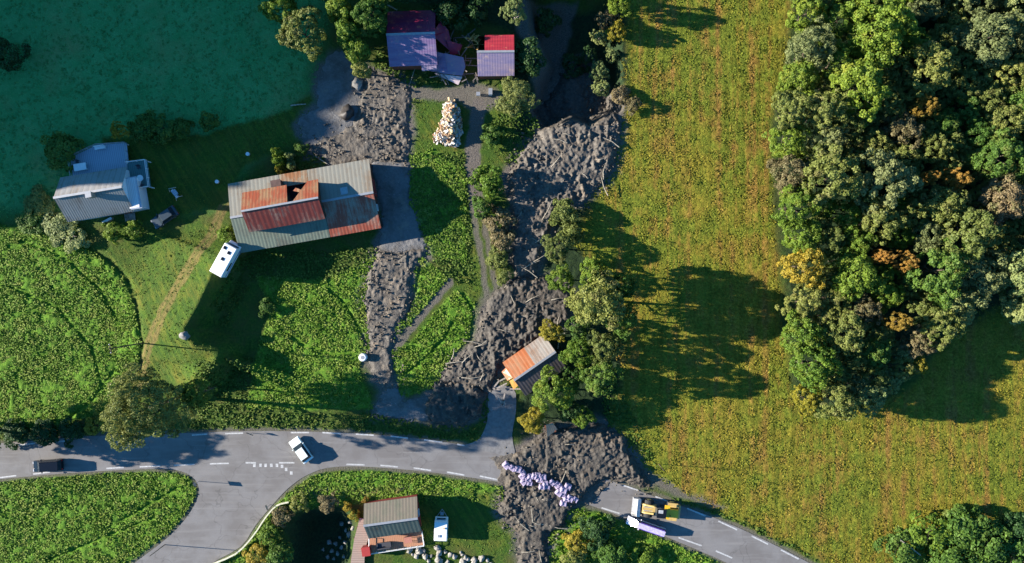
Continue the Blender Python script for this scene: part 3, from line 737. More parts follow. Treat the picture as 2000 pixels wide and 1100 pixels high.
G_MEAD = grass_mat("meadow_blades", [(0.35, (0.05, 0.22, 0.05)), (0.6, (0.10, 0.32, 0.09)), (0.75, (0.24, 0.38, 0.14))], 0.8)
scatter("crop_leaves", LUSH, 15.0, 0.22, 0.22, 3, G_LUSH, "dense lush green leaves on the crop fields and rank meadows", "crop", 11, patch=0.30)
scatter("hay_grass", [HAY], 9.0, 0.16, 0.10, 3, G_HAY, "yellow and rusty stalks standing on the mown hay field", "grass", 12, patch=0.2, bend=1.0)
scatter("lawn_grass", LAWN, 5.0, 0.16, 0.07, 3, G_LAWN, "short tufts on the yellowish lawns", "grass", 13, patch=0.4)
def clods():
    rg = np.random.default_rng(77); m = MB()
    tot = []
    for p in MUDP:
        pm = w2(p); xs = [q[0] for q in pm]; ys = [q[1] for q in pm]
        n = int((max(xs) - min(xs)) * (max(ys) - min(ys)) * 3.0)
        x = rg.uniform(min(xs), max(xs), n); y = rg.uniform(min(ys), max(ys), n)
        sdd = sdist(x, y, pm); ok = ((sdd > 0.3) & (fbm(x, y, 3.0, 88, 2) > 0.42)) | ((sdd > -1.6) & (sdd <= 0.3) & (rg.random(n) < 0.25))
        tot.append(np.stack([x[ok], y[ok]], 1))
    q = np.concatenate(tot); n = len(q)
    inn = np.max([sdist(q[:, 0], q[:, 1], w2(p)) for p in MUDP], axis=0)
    z = height(q[:, 0], q[:, 1]) + np.where(inn > 0.3, 0.42, 0.28 * (inn > 0) + 0.2)
    T = np.array([(1, 0, -.4), (-.5, .87, -.4), (-.5, -.87, -.4), (0.1, 0.1, .8)])
    Q = rg.normal(size=(n, 3, 3)); Q, _ = np.linalg.qr(Q)
    sc = (0.10 + 0.22 * rg.random(n) ** 2)[:, None, None]
    V = np.einsum('nij,kj->nki', Q, T) * sc * np.array([1.3, 1.0, 1.0]) + np.stack([q[:, 0], q[:, 1], z + rg.uniform(-0.2, 0.25, n)], 1)[:, None, :]
    F = (np.arange(n) * 4)[:, None, None] + np.array([(0, 1, 3), (1, 2, 3), (2, 0, 3), (0, 2, 1)])
    tag(link("mud_clods", npmesh("mud_clods", V.reshape(-1, 3), F.reshape(-1, 3)), M_MUDL), "clods and broken stones strewn over the slide mud", "clods", kind='stuff')
clods()
RANK = [[(395, 700), (500, 700), (480, 800), (740, 812), (830, 830), (950, 828), (938, 858), (860, 858), (700, 842), (480, 838), (365, 842), (400, 770)], [(470, 498), (735, 482), (735, 505), (640, 548), (500, 545), (440, 640), (420, 600)],
        [(1000, 200), (1060, 230), (1010, 320), (990, 330), (960, 240)], [(1180, 700), (1240, 820), (1290, 920), (1180, 820)], [(950, 770), (960, 770), (950, 830), (930, 850)], [(1270, 962), (1290, 968), (1420, 1015), (1600, 1100), (1560, 1070), (1420, 1000)], [(800, 300), (912, 300), (925, 560), (880, 550), (830, 500)],
        [(570, 300), (620, 300), (640, 320), (560, 335)], [(740, 100), (830, 120), (900, 165), (800, 170), (730, 130)], [(0, 828), (200, 820), (190, 850), (0, 862)]]
G_RANK = grass_mat("rank_grass", [(0.3, (0.035, 0.085, 0.012)), (0.5, (0.08, 0.14, 0.018)), (0.7, (0.17, 0.2, 0.04))], 1.3, 0.3)
scatter("rank_grass", RANK, 7.0, 0.26, 0.22, 3, G_RANK, "uncut grass on the verges and banks between barn and road", "grass", 15, patch=0.3)
scatter("meadow_grass", [NWM], 2.2, 0.22, 0.10, 3, G_MEAD, "tufts of grass in the shaded meadow", "grass", 14, patch=0.3, avoid=LAWN[0])

# ------------------------------------------------------------------ trees
def crown_mesh(name, seed, R=3.6, z0=3.0, z1=10.0, clumps=80, per=110, leaf=0.30, squash=1.0, spiky=0.0, crk=(0.2, 0.33)):
    rg = np.random.default_rng(seed)
    zc = (z0 + z1) / 2; hz_ = (z1 - z0) / 2
    C = []
    while len(C) < clumps:
        d = rg.normal(size=3); d /= np.linalg.norm(d)
        if d[2] < -0.55: continue
        rr = rg.uniform(0.45, 0.95) ** 0.7
        lob = 1 + 0.22 * math.sin(3 * math.atan2(d[1], d[0]) + seed) + 0.14 * math.sin(5 * math.atan2(d[1], d[0]) + 2 * seed)
        C.append((d[0] * R * rr * lob, d[1] * R * rr * lob, zc + d[2] * hz_ * rr, *d))
    C = np.array(C)
    rc = rg.uniform(*crk, size=clumps) * R
    n = clumps * per
    ci = np.repeat(np.arange(clumps), per)
    d = rg.normal(size=(n, 3)); d /= np.linalg.norm(d, axis=1)[:, None]
    out = C[ci, 3:6]
    dot = (d * out).sum(1)
    d = np.where((dot < -0.2)[:, None], -d, d)
    rad = rc[ci] * rg.uniform(0.72, 1.05, n)
    Pt = C[ci, :3] + d * rad[:, None] * np.array([1, 1, 0.8])
    nrm = d + rg.normal(size=(n, 3)) * 0.55 + np.array([0, 0, 0.25]); nrm /= np.linalg.norm(nrm, axis=1)[:, None]
    t = np.cross(nrm, rg.normal(size=(n, 3))); t /= np.linalg.norm(t, axis=1)[:, None]
    b = np.cross(nrm, t)
    s = (leaf * rg.uniform(0.6, 1.3, n))[:, None]
    V = np.stack([Pt - t * s * 0.5, Pt + b * s * 0.38, Pt + t * s * 0.62, Pt - b * s * 0.38], 1).reshape(-1, 3)
    F = np.arange(n * 4).reshape(-1, 4)
    return npmesh(name, V, F)
def trunk_mesh(name, seed, h=9.0, R=2.6, z0=3.0, r=0.24, limbs=7):
    rg = random.Random(seed); m = MB()
    bx, by = rg.uniform(-0.3, 0.3), rg.uniform(-0.3, 0.3)
    m.tube([(0, 0, -0.4), (bx * 0.4, by * 0.4, h * 0.3), (bx, by, h * 0.6), (bx * 1.2, by * 1.2, h * 0.93)], r, 7, r * 0.25)
    for k in range(limbs):
        a = 2 * PI * k / limbs + rg.uniform(-0.4, 0.4); zz = rg.uniform(z0 * 0.7, h * 0.75); l = R * rg.uniform(0.6, 0.95)
        m.tube([(bx * zz / h, by * zz / h, zz), (math.cos(a) * l * 0.5, math.sin(a) * l * 0.5, zz + l * 0.35), (math.cos(a) * l, math.sin(a) * l, zz + l * 0.8)], r * 0.42, 5, r * 0.1)
    return m.mesh(name, True)
def spruce_mesh(name, seed, h=12.0, R=2.4):
    rg = np.random.default_rng(seed); vs = []
    n = 9000
    z = rg.uniform(0.06, 1.0, n) ** 0.8
    tier = np.abs(((z * 22) % 1) - 0.5) * 2
    rad = R * (1 - z) ** 0.85 * (0.55 + 0.45 * tier) * rg.uniform(0.55, 1.05, n)
    a = rg.uniform(0, 2 * PI, n)
    Pt = np.stack([np.cos(a) * rad, np.sin(a) * rad, z * h - 0.12 * rad], 1)
    out = np.stack([np.cos(a), np.sin(a), -0.35 + 0 * a], 1)
    up = np.array([0, 0, 1.0]) + rg.normal(size=(n, 3)) * 0.4
    t = out; b = np.cross(up, t); b /= np.linalg.norm(b, axis=1)[:, None]
    s = (0.42 * rg.uniform(0.6, 1.3, n))[:, None]
    V = np.stack([Pt - t * s * 0.5, Pt + b * s * 0.22, Pt + t * s * 0.6, Pt - b * s * 0.22], 1).reshape(-1, 3)
    return npmesh(name, V, np.arange(n * 4).reshape(-1, 4))
print("crowns...")
CROWNS = [crown_mesh("crown", 100 + i, R=3.6, z0=2.6, z1=10.0, clumps=170, per=66, leaf=0.27, crk=(0.12, 0.22)) for i in range(7)]
CLUMPY = [crown_mesh("crown", 200 + i, R=3.6, z0=3.0, z1=10.0, clumps=110, per=85, leaf=0.27, crk=(0.12, 0.2)) for i in range(4)]
BIGTREE = crown_mesh("crown", 260, R=3.6, z0=2.6, z1=10.0, clumps=420, per=70, leaf=0.16, crk=(0.09, 0.15))
BUSHES = [crown_mesh("foliage", 300 + i, R=1.7, z0=-0.3, z1=2.9, clumps=30, per=90, leaf=0.24, crk=(0.25, 0.4)) for i in range(4)]
TALL = [crown_mesh("crown", 400 + i, R=1.7, z0=1.0, z1=10.5, clumps=70, per=80, leaf=0.27, crk=(0.28, 0.45)) for i in range(2)]
SPRUCE = [spruce_mesh("crown", 500 + i) for i in range(2)]
TRUNKS = [trunk_mesh("trunk", 600 + i) for i in range(3)]
STUBS = [trunk_mesh("stem", 700 + i, h=2.4, R=1.2, z0=0.4, r=0.08, limbs=6) for i in range(2)]
cnt = [0]
def tree(px, py, rpx, h, colr, label, group=None, kind='round', name='broadleaf_tree', bark=None, rnd=True):
    """px, py, rpx: where the middle of the crown shows and its radius in photo pixels; h metres tall"""
    cnt[0] += 1; k = cnt[0]; rg = random.Random(k * 31)
    zmid = 0.62 * h
    x, y, z = G(px, py, zmid)
    R = rpx / 12.5 * (CAMH - zmid) / CAMH
    if kind == 'bush':
        zmid = 0.5 * h; x, y, z = G(px, py, zmid)
        sx = R / 1.75; sz = h / 3.1; me = BUSHES[k % 4]; tr = STUBS[k % 2]; nm = ('stem', 'foliage')
    elif kind == 'tall': sx = R / 1.85; sz = h / 10.8; me = TALL[k % 2]; tr = TRUNKS[k % 3]; nm = ('trunk', 'crown')
    elif kind == 'spruce': sx = R / 2.4; sz = h / 12.0; me = SPRUCE[k % 2]; tr = TRUNKS[k % 3]; nm = ('trunk', 'crown')
    elif kind == 'clumpy': sx = R / 4.1; sz = h / 10.8; me = CLUMPY[k % 4]; tr = TRUNKS[k % 3]; nm = ('trunk', 'crown')
    else: sx = R / 4.1; sz = h / 10.8; me = CROWNS[k % 7]; tr = TRUNKS[k % 3]; nm = ('trunk', 'crown')
    if rpx > 80: me = BIGTREE
    o = empty(name, (x, y, z), rg.uniform(0, 2 * PI), label, 'bush' if kind == 'bush' else 'tree', group)
    t = link(nm[0], tr, bark or BARK, o); c = link(nm[1], me, LEAF[colr], o)
    for q in (t, c): q.scale = (sx, sx * rg.uniform(0.9, 1.1), sz)
    t.scale = (sx, sx, sz * (0.9 if kind != 'bush' else 1))
    if len(me.materials) == 0: pass
    return o
for me in [BIGTREE] + CROWNS + CLUMPY + BUSHES + TALL + SPRUCE: me.materials.append(LEAF['olive'])
for me in TRUNKS + STUBS: me.materials.append(BARK)

# --- the wood on the east side of the hay field
ORD = ['topmost', 'second', 'third', 'fourth', 'fifth', 'sixth', 'seventh', 'eighth', 'ninth', 'tenth', 'eleventh', 'twelfth', 'thirteenth', 'fourteenth', 'fifteenth', 'sixteenth', 'seventeenth', 'eighteenth']
GW = 'trees of the wood beside the hay field'
EDGE = [(1580, -40, 46, 'olive'), (1575, 25, 40, 'bright'), (1588, 88, 46, 'grey'), (1562, 150, 42, 'bright'), (1550, 212, 44, 'olive'), (1540, 275, 42, 'bright'), (1545, 340, 44, 'dry'), (1556, 400, 42, 'bright'), (1566, 462, 46, 'bright'),
        (1572, 520, 46, 'yellow'), (1572, 590, 48, 'olive'), (1566, 655, 44, 'bright'), (1590, 715, 46, 'bright'), (1575, 778, 32, 'yellow'), (1632, 782, 42, 'olive'), (1700, 775, 38, 'pale'), (1738, 742, 28, 'pale'), (1790, 712, 22, 'yellow'), (1760, 690, 24, 'pale'), (1835, 640, 44, 'olive'), (1870, 598, 40, 'pale')]
ck = {'olive': 'olive green', 'bright': 'bright green', 'grey': 'grey green', 'dry': 'brownish', 'yellow': 'yellowish', 'pale': 'pale green', 'orange': 'orange', 'green': 'deep green', 'dark': 'dark green', 'field': 'olive'}
for i, (a, b, r, c) in enumerate(EDGE):
    if i < 14: lab = f"{ck[c]} tree, {ORD[i]} from the top along the wood's edge at the hay field"
    else: lab = f"{ck[c]} tree, {ORD[i - 14] if i > 14 else 'first'} from the left along the wood's lower edge"
    tree(a, b, r, 8.5 + (i * 37 % 5) * 0.9 if r > 30 else 6.5, c, lab, 'trees along the edge of the wood', kind='clumpy' if i % 3 == 1 else 'round')
ORANGE = [(1802, 212, 26, 'orange', 'orange tree, the uppermost autumn coloured one in the wood'), (1866, 352, 24, 'orange', 'orange tree in the dark middle of the wood, right of a smaller orange one'),
          (1810, 348, 16, 'orange', 'small orange tree in the dark middle of the wood'), (1722, 502, 18, 'orange', 'small orange tree between green crowns above the lower wood'),
          (1768, 512, 22, 'orange', 'orange tree beside an even smaller orange one in the lower wood'), (1752, 628, 22, 'orange', 'orange tree lowest of the autumn trees inside the wood')]
for a, b, r, c, lab in ORANGE: tree(a, b, r, 11.5, c, lab, 'autumn trees in the wood', kind='clumpy')
rg = random.Random(42)
pts = [(a, b, r) for a, b, r, *_ in EDGE] + [(a, b, r + 16) for a, b, r, *_ in ORANGE]
wp = [(1600, -160), (1590, 60), (1585, 160), (1590, 560), (1600, 700), (1625, 770), (1700, 765), (1770, 715), (1830, 650), (1890, 580), (2130, 560), (2130, -160)]
cand = 0
inner = []
while cand < 9000:
    cand += 1
    a = rg.uniform(1590, 2125); b = rg.uniform(-150, 700)
    r = rg.choice([36, 44, 52, 60, 66])
    if sdist(np.array([a]), np.array([b]), wp)[0] < r * 0.1: continue
    if (a - 1822) ** 2 + (b - 52) ** 2 < 34 ** 2 * 1.0: continue
    if all((a - q[0]) ** 2 + (b - q[1]) ** 2 > (0.62 * (r + q[2])) ** 2 for q in pts):
        pts.append((a, b, r)); inner.append((a, b, r))
cand = 0
while cand < 12000:
    cand += 1
    a = rg.uniform(1575, 2110); b = rg.uniform(-140, 760); r = 30
    if sdist(np.array([a]), np.array([b]), wp)[0] < 0 or (a - 1822) ** 2 + (b - 52) ** 2 < 30 ** 2: continue
    if all((a - q[0]) ** 2 + (b - q[1]) ** 2 > (0.52 * (r + q[2])) ** 2 for q in pts):
        pts.append((a, b, r)); inner.append((a, b, r))
def pick_col(a, b):
    v = float(fbm(np.array([a]), np.array([b]), 130, 7, 2)[0])
    u = rg.random()
    if a < 1760 and 380 < b < 600: return 'bright' if u < 0.6 else 'olive'
    if a < 1780 and b < 190: return 'bright' if u < 0.55 else 'olive'
    if a > 1830 and 100 < b < 330: return 'green' if u < 0.4 else 'olive'
    return 'olive' if u < 0.55 else 'grey' if u < 0.78 else 'green' if u < 0.88 else 'pale' if u < .95 else 'dry'
def where(a, b):
    v = 'upper' if b < 220 else 'middle' if b < 440 else 'lower'
    h_ = 'left' if a < 1760 else 'central' if a < 1890 else 'right-hand'
    return f"{v} {h_}"
for a, b, r in inner:
    c = pick_col(a, b)
    if r == 30 and c == 'dry': c = 'olive'
    size = 'broad' if r > 55 else 'mid-sized' if r > 40 else 'narrow'
    tree(a, b, r, {30: 7.0, 36: 8.5, 44: 10, 52: 11.5, 60: 12.5, 66: 14}[r] + rg.uniform(-0.8, 0.8), c,
         f"{size} {ck[c]} tree inside the wood, in its {where(a, b)} part", f"{size} {ck[c]} trees, {where(a, b)} part of the wood", kind='clumpy' if rg.random() < 0.5 else 'round')
print("wood", len(inner))
# --- trees around the stream and the houses
T = [
    (548, 12, 40, 9, 'bright', 'round', 'bright green tree at the top edge left of the narrow tall row'),
    (592, 62, 50, 10, 'olive', 'clumpy', 'broad olive grey tree hanging over the shaded meadow by a plank'),
    (560, -50, 50, 10, 'green', 'round', None), (640, -40, 45, 10, 'green', 'round', None),
    (664, 18, 24, 9, 'bright', 'tall', 'topmost tree of the narrow bright row left of the red roofs'),
    (680, 62, 24, 9, 'bright', 'tall', 'second tree of the narrow bright row left of the red roofs'),
    (694, 100, 22, 8, 'bright', 'tall', 'third tree of the narrow bright row left of the red roofs'),
    (704, 134, 17, 6, 'olive', 'tall', 'lowest and smallest tree of the narrow bright row'),
    (722, 30, 42, 10, 'green', 'round', 'dark green tree between the narrow row and the red roofed barn'),
    (735, -40, 45, 10, 'olive', 'round', None), (790, -30, 40, 9, 'dark', 'round', None),
    (1004, 22, 26, 9, 'pale', 'clumpy', 'pale leaved tree on a bare white trunk behind the red roofs'),
    (1008, 190, 38, 5.5, 'field', 'round', 'round olive tree below the right hand red roof'),
    (1030, 110, 34, 4, 'dark', 'bush', 'dark bush between the red roof and the shaded stream bed'),
    (880, 25, 34, 5, 'dark', 'bush', 'dark thicket above the gap between the red roofs'),
    (930, 12, 30, 5, 'dark', 'bush', 'dark bush at the top edge behind the broken boards'),
    (1065, 40, 26, 4, 'dark', 'bush', 'dark bush right of the pale tree above the stream'),
    (1186, 40, 24, 7, 'dry', 'clumpy', 'brown half bare tree at the top of the stream bank'),
    (1212, 8, 26, 7, 'bright', 'round', 'bright green tree at the top edge beside the hay field'),
    (1205, 62, 22, 6, 'yellow', 'clumpy', 'yellow tree on the stream bank beside the hay field'),
    (1172, 72, 20, 6, 'pale', 'clumpy', 'pale grey tree just left of a yellow one on the bank'),
    (1150, 108, 20, 5, 'dark', 'clumpy', 'dark thin tree on the bank left of small pale ones'),
    (1194, 108, 16, 5, 'pale', 'clumpy', 'small pale tree standing just above the thin field shadows'),
    (1170, 140, 22, 6, 'pale', 'clumpy', 'small pale star shaped tree in the shade of the bank'),
    (1175, 172, 20, 6, 'pale', 'clumpy', 'lowest pale star shaped tree of the shaded bank'),
    (1212, 186, 18, 2.5, 'dry', 'bush', 'dry brown bush at the corner of the hay field'),
    (1236, 204, 16, 2.2, 'dry', 'bush', 'dry brown bush lying farther out on the hay field'),
    (1120, 130, 24, 3, 'dark', 'bush', 'dark bush on the right bank of the shaded stream'),
    (1210, -60, 26, 8, 'olive', 'round', None), (1150, -50, 34, 10, 'green', 'round', None), (1060, -50, 40, 10, 'dark', 'round', None), (960, -50, 42, 10, 'dark', 'round', None), (880, -40, 36, 9, 'dark', 'round', None),
    (955, 352, 32, 5.0, 'bright', 'bush', 'bright green tree beside the gravel drive where the barn shadow ends'),
    (942, 405, 20, 3.5, 'green', 'bush', 'green bush touching the drive under the bright green tree'),
    (975, 432, 28, 3, 'dry', 'bush', 'brown flattened bush between drive and stream'),
    (980, 470, 24, 3, 'dry', 'bush', 'second brown flattened bush between drive and stream'),
    (972, 505, 22, 2.6, 'olive', 'bush', 'olive bush below the brown ones beside the drive'),
    (985, 535, 18, 2.2, 'olive', 'bush', 'small olive bush where the drive meets the mud'),
    (962, 265, 20, 2.2, 'green', 'bush', 'low green bush right of the pale debris heap'),
    (1104, 418, 26, 3.6, 'olive', 'bush', 'olive bush at the corner between mud and hay field'),
    (1088, 484, 34, 6, 'olive', 'clumpy', 'tree with thin twigs on the bank above the bright green pair'),
    (1120, 455, 20, 3.5, 'olive', 'bush', 'small olive bush under the field corner'),
    (1096, 545, 30, 6, 'bright', 'clumpy', 'bright green tree left of the large olive one'),
    (1155, 530, 34, 10, 'bright', 'clumpy', 'green tree at the upper side of the large olive one'),
    (1172, 588, 60, 12.5, 'olive', 'round', 'large olive tree, the broadest of the row by the stream'),
    (1218, 560, 30, 10, 'green', 'round', 'green tree behind the large olive one facing the hay field'),
    (1215, 625, 36, 10, 'green', 'round', 'dark green tree right below the large olive one'),
    (1076, 648, 28, 5, 'yellow', 'clumpy', 'golden yellow tree right above the orange roofed shed'),
    (1128, 640, 26, 6, 'green', 'clumpy', 'green tree between the golden and the large olive trees'),
    (1130, 690, 32, 7, 'bright', 'round', 'bright tree beside the end of the orange roofed shed'),
    (1180, 680, 36, 9, 'olive', 'clumpy', 'olive green tree in the middle of the clump right of the shed'),
    (1175, 740, 42, 10, 'green', 'clumpy', 'deep green tree in the shade right of the bright round one'),
    (1078, 765, 46, 7.5, 'bright', 'round', 'bright green round tree just below the orange roofed shed'),
    (1120, 740, 26, 6, 'green', 'round', None),
    (1040, 822, 26, 6, 'yellow', 'round', 'yellow green tree where the side road disappears in the mud'),
    (1140, 815, 24, 5, 'bright', 'round', 'small bright green tree above the mud fan'),
    (1110, 800, 24, 5, 'dark', 'bush', 'dark bush between two bright trees above the mud fan'),
    (280, 800, 84, 20.5, 'field', 'round', 'very large tree leaning over the main road'),
    (385, 768, 32, 12, 'green', 'round', 'deep green tree in the shade right of the very large tree'),
    (115, 292, 34, 4, 'green', 'bush', 'round dark bush at the corner of the white house terrace'),
    (232, 255, 18, 6.0, 'yellow', 'clumpy', 'sunlit yellow green tree tip behind the white house terrace'),
    (280, 250, 28, 3.4, 'green', 'bush', 'first dark bush right of the sunlit tree tip'),
    (318, 252, 26, 3.2, 'green', 'bush', 'middle dark bush of the row behind the white house'),
    (352, 250, 20, 3, 'green', 'bush', 'last dark bush of the row behind the white house'),
    (408, 236, 18, 2.5, 'green', 'bush', 'small round bush alone in the shaded meadow'),
    (14, 105, 32, 4, 'dark', 'bush', 'dark bush at the left edge of the shaded meadow'),
    (222, 452, 20, 2.8, 'bright', 'bush', 'clipped yellow green bush in front of the house, left one'),
    (261, 450, 19, 2.8, 'bright', 'bush', 'clipped green bush in front of the house, right one'),
    (541, 299, 11, 2.6, 'bright', 'bush', 'topmost bright bush of the short row behind the barn'),
    (544, 316, 12, 3.0, 'bright', 'bush', 'middle bright bush of the short row behind the barn'),
    (546, 334, 10, 2.6, 'yellow', 'bush', 'yellowish bush touching the barn eave behind the barn'),
    (565, 306, 9, 2.4, 'pale', 'bush', 'upper pale bush right of the bright row behind the barn'),
    (569, 324, 9, 2.6, 'pale', 'bush', 'lower pale bush right of the bright row behind the barn'),
    (588, 292, 13, 1.6, 'green', 'bush', 'low green bush above the barn beside the silt'),
    (445, 462, 18, 3, 'bright', 'bush', 'small bright bush between barn corner and motorhome'),
    (75, 400, 30, 1.8, 'olive', 'bush', 'grey green hedge bush left of the white house'),
    (60, 430, 26, 1.6, 'green', 'bush', None),
    (110, 440, 30, 1.6, 'pale', 'bush', 'pale hedge bush below the white house corner'),
    (140, 462, 28, 1.6, 'pale', 'bush', 'pale hedge bush nearest the tip of the crop field'),
    (2000, 596, 48, 9, 'pale', 'clumpy', 'pale tree alone at the right edge below the wood'),
    (1975, 545, 34, 9, 'dry', 'clumpy', 'grey bare tree at the right edge just above a pale one'),
    (1760, 1072, 38, 3.2, 'green', 'bush', 'leftmost bush of the scrub in the lower right corner'),
    (1815, 1040, 40, 3.6, 'bright', 'bush', 'bush with fallen white branch in the lower right scrub'),
    (1880, 1030, 42, 4.2, 'green', 'bush', 'uppermost bush of the lower right scrub'),
    (1858, 1090, 44, 4, 'green', 'bush', 'bush at the bottom edge in the middle of the scrub'),
    (1930, 1062, 42, 4.6, 'green', 'bush', 'large bush in the lower right scrub'),
    (1985, 1090, 40, 4.4, 'green', 'bush', 'bush in the very corner at the lower right'),
    (1905, 1130, 46, 4.4, 'green', 'bush', None), (1990, 1030, 30, 4, 'dark', 'bush', 'dark shaded bush at the right edge of the scrub'),
    (1165, 1040, 30, 2.8, 'dark', 'bush', 'dark bush in the middle of the verge below the loader'),
    (1128, 1062, 26, 2.2, 'yellow', 'bush', 'yellow bush beside the lower mud tongue'),
    (1195, 1085, 34, 2.8, 'green', 'bush', 'green bush at the bottom edge below the dark one'),
    (1120, 1095, 26, 2.2, 'olive', 'bush', 'olive bush at the bottom edge beside the mud tongue'),
    (1260, 1090, 26, 1.8, 'bright', 'bush', 'bright bush at the bottom edge below the loader'),
    (585, 985, 18, 2, 'olive', 'bush', 'olive bush above the dark ravine'),
    (548, 1008, 20, 2.6, 'dry', 'bush', 'brownish bush at the upper left of the ravine'),
    (525, 1045, 22, 2.6, 'bright', 'bush', 'bright bush halfway down the left side of the ravine'),
    (545, 1080, 24, 3, 'green', 'bush', 'green bush low on the left side of the ravine'),
    (500, 1085, 22, 2.2, 'yellow', 'bush', 'yellow green bush between guard rail and ravine'),
    (640, 985, 18, 1.8, 'dry', 'bush', 'brown bush at the top of the ravine'),
    (678, 990, 10, 1.4, 'yellow', 'bush', 'small yellow bush beside the cabin roof corner'),
    (715, 978, 7, 1.2, 'orange', 'bush', 'little orange bush touching the cabin roof'),
    (692, 1008, 10, 1.2, 'yellow', 'bush', 'little yellow bush at the top of the board walk'),
    (30, 846, 26, 1.8, 'dark', 'bush', 'leftmost hedge bush between crop field and main road'),
    (85, 846, 26, 1.8, 'dark', 'bush', 'second hedge bush between crop field and main road'),
    (140, 842, 24, 2.2, 'dark', 'bush', 'third hedge bush between crop field and main road'),
    (185, 832, 20, 1.8, 'yellow', 'bush', 'yellowish bush at the foot of the very large tree'),
    (-70, 858, 60, 13, 'green', 'round', None), (-150, 840, 60, 14, 'green', 'round', None), 
    (520, 600, 16, 1.6, 'green', 'bush', 'low bush at the upper left of the sunny meadow'),
]
OUTN = [(q[0], q[1]) for q in T if q[6] is None]
for a, b, r, h_, c, kd, lab in T:
    tree(a, b, r, h_, c, lab or f"{ck[c]} {'bush' if kd == 'bush' else 'tree'} standing in the outskirts, {ORD[OUTN.index((a, b))]} of them", None, kd,
         'bush' if kd == 'bush' else 'broadleaf_tree', BARK_PALE if c in ('pale', 'dry') else None)

# ------------------------------------------------------------------ buildings (local X runs along the ridge)
def gable(name, label, cat, ang, cx, cy, L, W, eave, ridge, wallm, segs_n, segs_s, over=0.3, z0=None, roofname='roof', split=None):
    """segs: [(u0, u1, material)] along 0..1 ; returns the Empty"""
    z0 = hz(cx, cy) if z0 is None else z0
    e = empty(name, (cx, cy, z0), ang, label, cat)
    h = L / 2; w = W / 2; m = MB()
    vs = [(-h, -w, -1), (h, -w, -1), (h, w, -1), (-h, w, -1), (-h, -w, eave), (h, -w, eave), (h, w, eave), (-h, w, eave), (-h, 0, ridge), (h, 0, ridge)]
    m.add(vs, [(0, 1, 5, 4), (2, 3, 7, 6), (1, 2, 6, 9, 5), (3, 0, 4, 8, 7)])
    m.build('wall', wallm, e)
    sl = (ridge - eave) / w
    for side, segs in ((1, segs_n), (-1, segs_s)):
        for (u0, u1, mt) in segs:
            x0 = -h - over + (L + 2 * over) * u0; x1 = -h - over + (L + 2 * over) * u1
            ye = side * (w + over); ze = eave - sl * over + 0.06; zr = ridge + 0.06
            pts = [(x0, 0, zr), (x1, 0, zr), (x1, ye, ze), (x0, ye, ze)]
            if side > 0: pts = pts[::-1]
            MB().slab(pts, 0.09).build(roofname, mt, e)
    MB().box(0, 0, ridge + 0.09, L + 2 * over + 0.04, 0.34, 0.07).build('ridge_cap', M_GREY, e)
    return e
def windows(e, specs, fm=None, pm=None):
    """(x, y, z, w, h, facing angle) in the building's own frame"""
    for x, y, z, w_, h_, a in specs:
        M = Matrix.Translation((x, y, z)) @ Matrix.Rotation(a, 4, 'Z')
        f = MB()
        for bx, bz, sx, sz in ((0, h_ / 2, w_ + 0.16, 0.09), (0, -h_ / 2, w_ + 0.16, 0.09), (-w_ / 2, 0, 0.09, h_ - 0.1), (w_ / 2, 0, 0.09, h_ - 0.1)):
            f.box(bx, 0.05, bz, sx, 0.12, sz, M)
        o = f.build('window', fm or M_WHITE, e)
        MB().box(0, 0.03, 0, w_ - 0.05, 0.05, h_ - 0.05, M).build('pane', M_GLASS, o)
def door(e, x, y, z, w_, h_, a, mt):
    M = Matrix.Translation((x, y, z)) @ Matrix.Rotation(a, 4, 'Z')
    o = MB().box(0, 0.05, h_ / 2, w_, 0.1, h_, M).build('door', mt, e)
    MB().box(w_ * 0.36, 0.13, h_ * 0.48, 0.1, 0.06, 0.05, M).build('handle', M_GREY, o)

# the white house
R_HN = sheetmetal("house_roof_north", (0.36, 0.35, 0.34), (0.3, 0.25, 0.2), 0.35, 0.9, 0.5)
R_HS = sheetmetal("house_roof_south", (0.23, 0.25, 0.25), (0.17, 0.16, 0.14), 0.35, 0.36, 0.6)
A_H = math.radians(9.2)
hx, hy = -63.3, 13.3
hs = gable('white_house', 'white house with grey ribbed roof, one chimney and a blue terrace', 'house', A_H, hx, hy, 9.6, 6.2, 3.1, 5.6, M_WHITEWOOD,
           [(0, 1, R_HN)], [(0, 1, R_HS)], 0.35, z0=0)
ch = MB().box(0.6, -0.55, 6.0, 0.75, 0.75, 1.5).build('chimney', plain("chimney_brick", (0.30, 0.22, 0.18), 0.9, var=0.3), hs)
MB().box(0.6, -0.55, 6.79, 0.9, 0.9, 0.08).build('chimney_cap', M_GREY, ch)
an = MB().box(5.55, -0.75, 1.2, 1.5, 4.6, 4.4).build('annex', M_WHITEWOOD, hs)
MB().slab([(4.95, -3.2, 3.35), (6.6, -3.2, 3.3), (6.45, 1.7, 3.3), (4.95, 1.7, 3.35)], 0.1).build('annex_roof', plain("pale_felt", (0.40, 0.43, 0.50), 0.6), an)
windows(hs, [(-3, -3.1, 1.7, 1.2, 1.1, PI), (0.2, -3.1, 1.7, 1.2, 1.1, PI), (-2.5, 3.1, 1.8, 1.2, 1.1, 0), (1.5, 3.1, 1.8, 1.4, 1.1, 0)])
door(hs, 3.1, -3.1, 0.2, 0.95, 2.1, PI, plain("door_paint", (0.25, 0.08, 0.05)))
st = MB().box(3.1, -3.75, 0.05, 1.6, 1.2, 0.3).build('doorstep', M_STONE, hs)
cx_, cy_ = 0, 0
def local(e, pt):
    v = e.matrix_world if False else None
    a = e.rotation_euler.z; dx, dy = pt[0] - e.location.x, pt[1] - e.location.y
    return (dx * math.cos(a) + dy * math.sin(a), -dx * math.sin(a) + dy * math.cos(a))
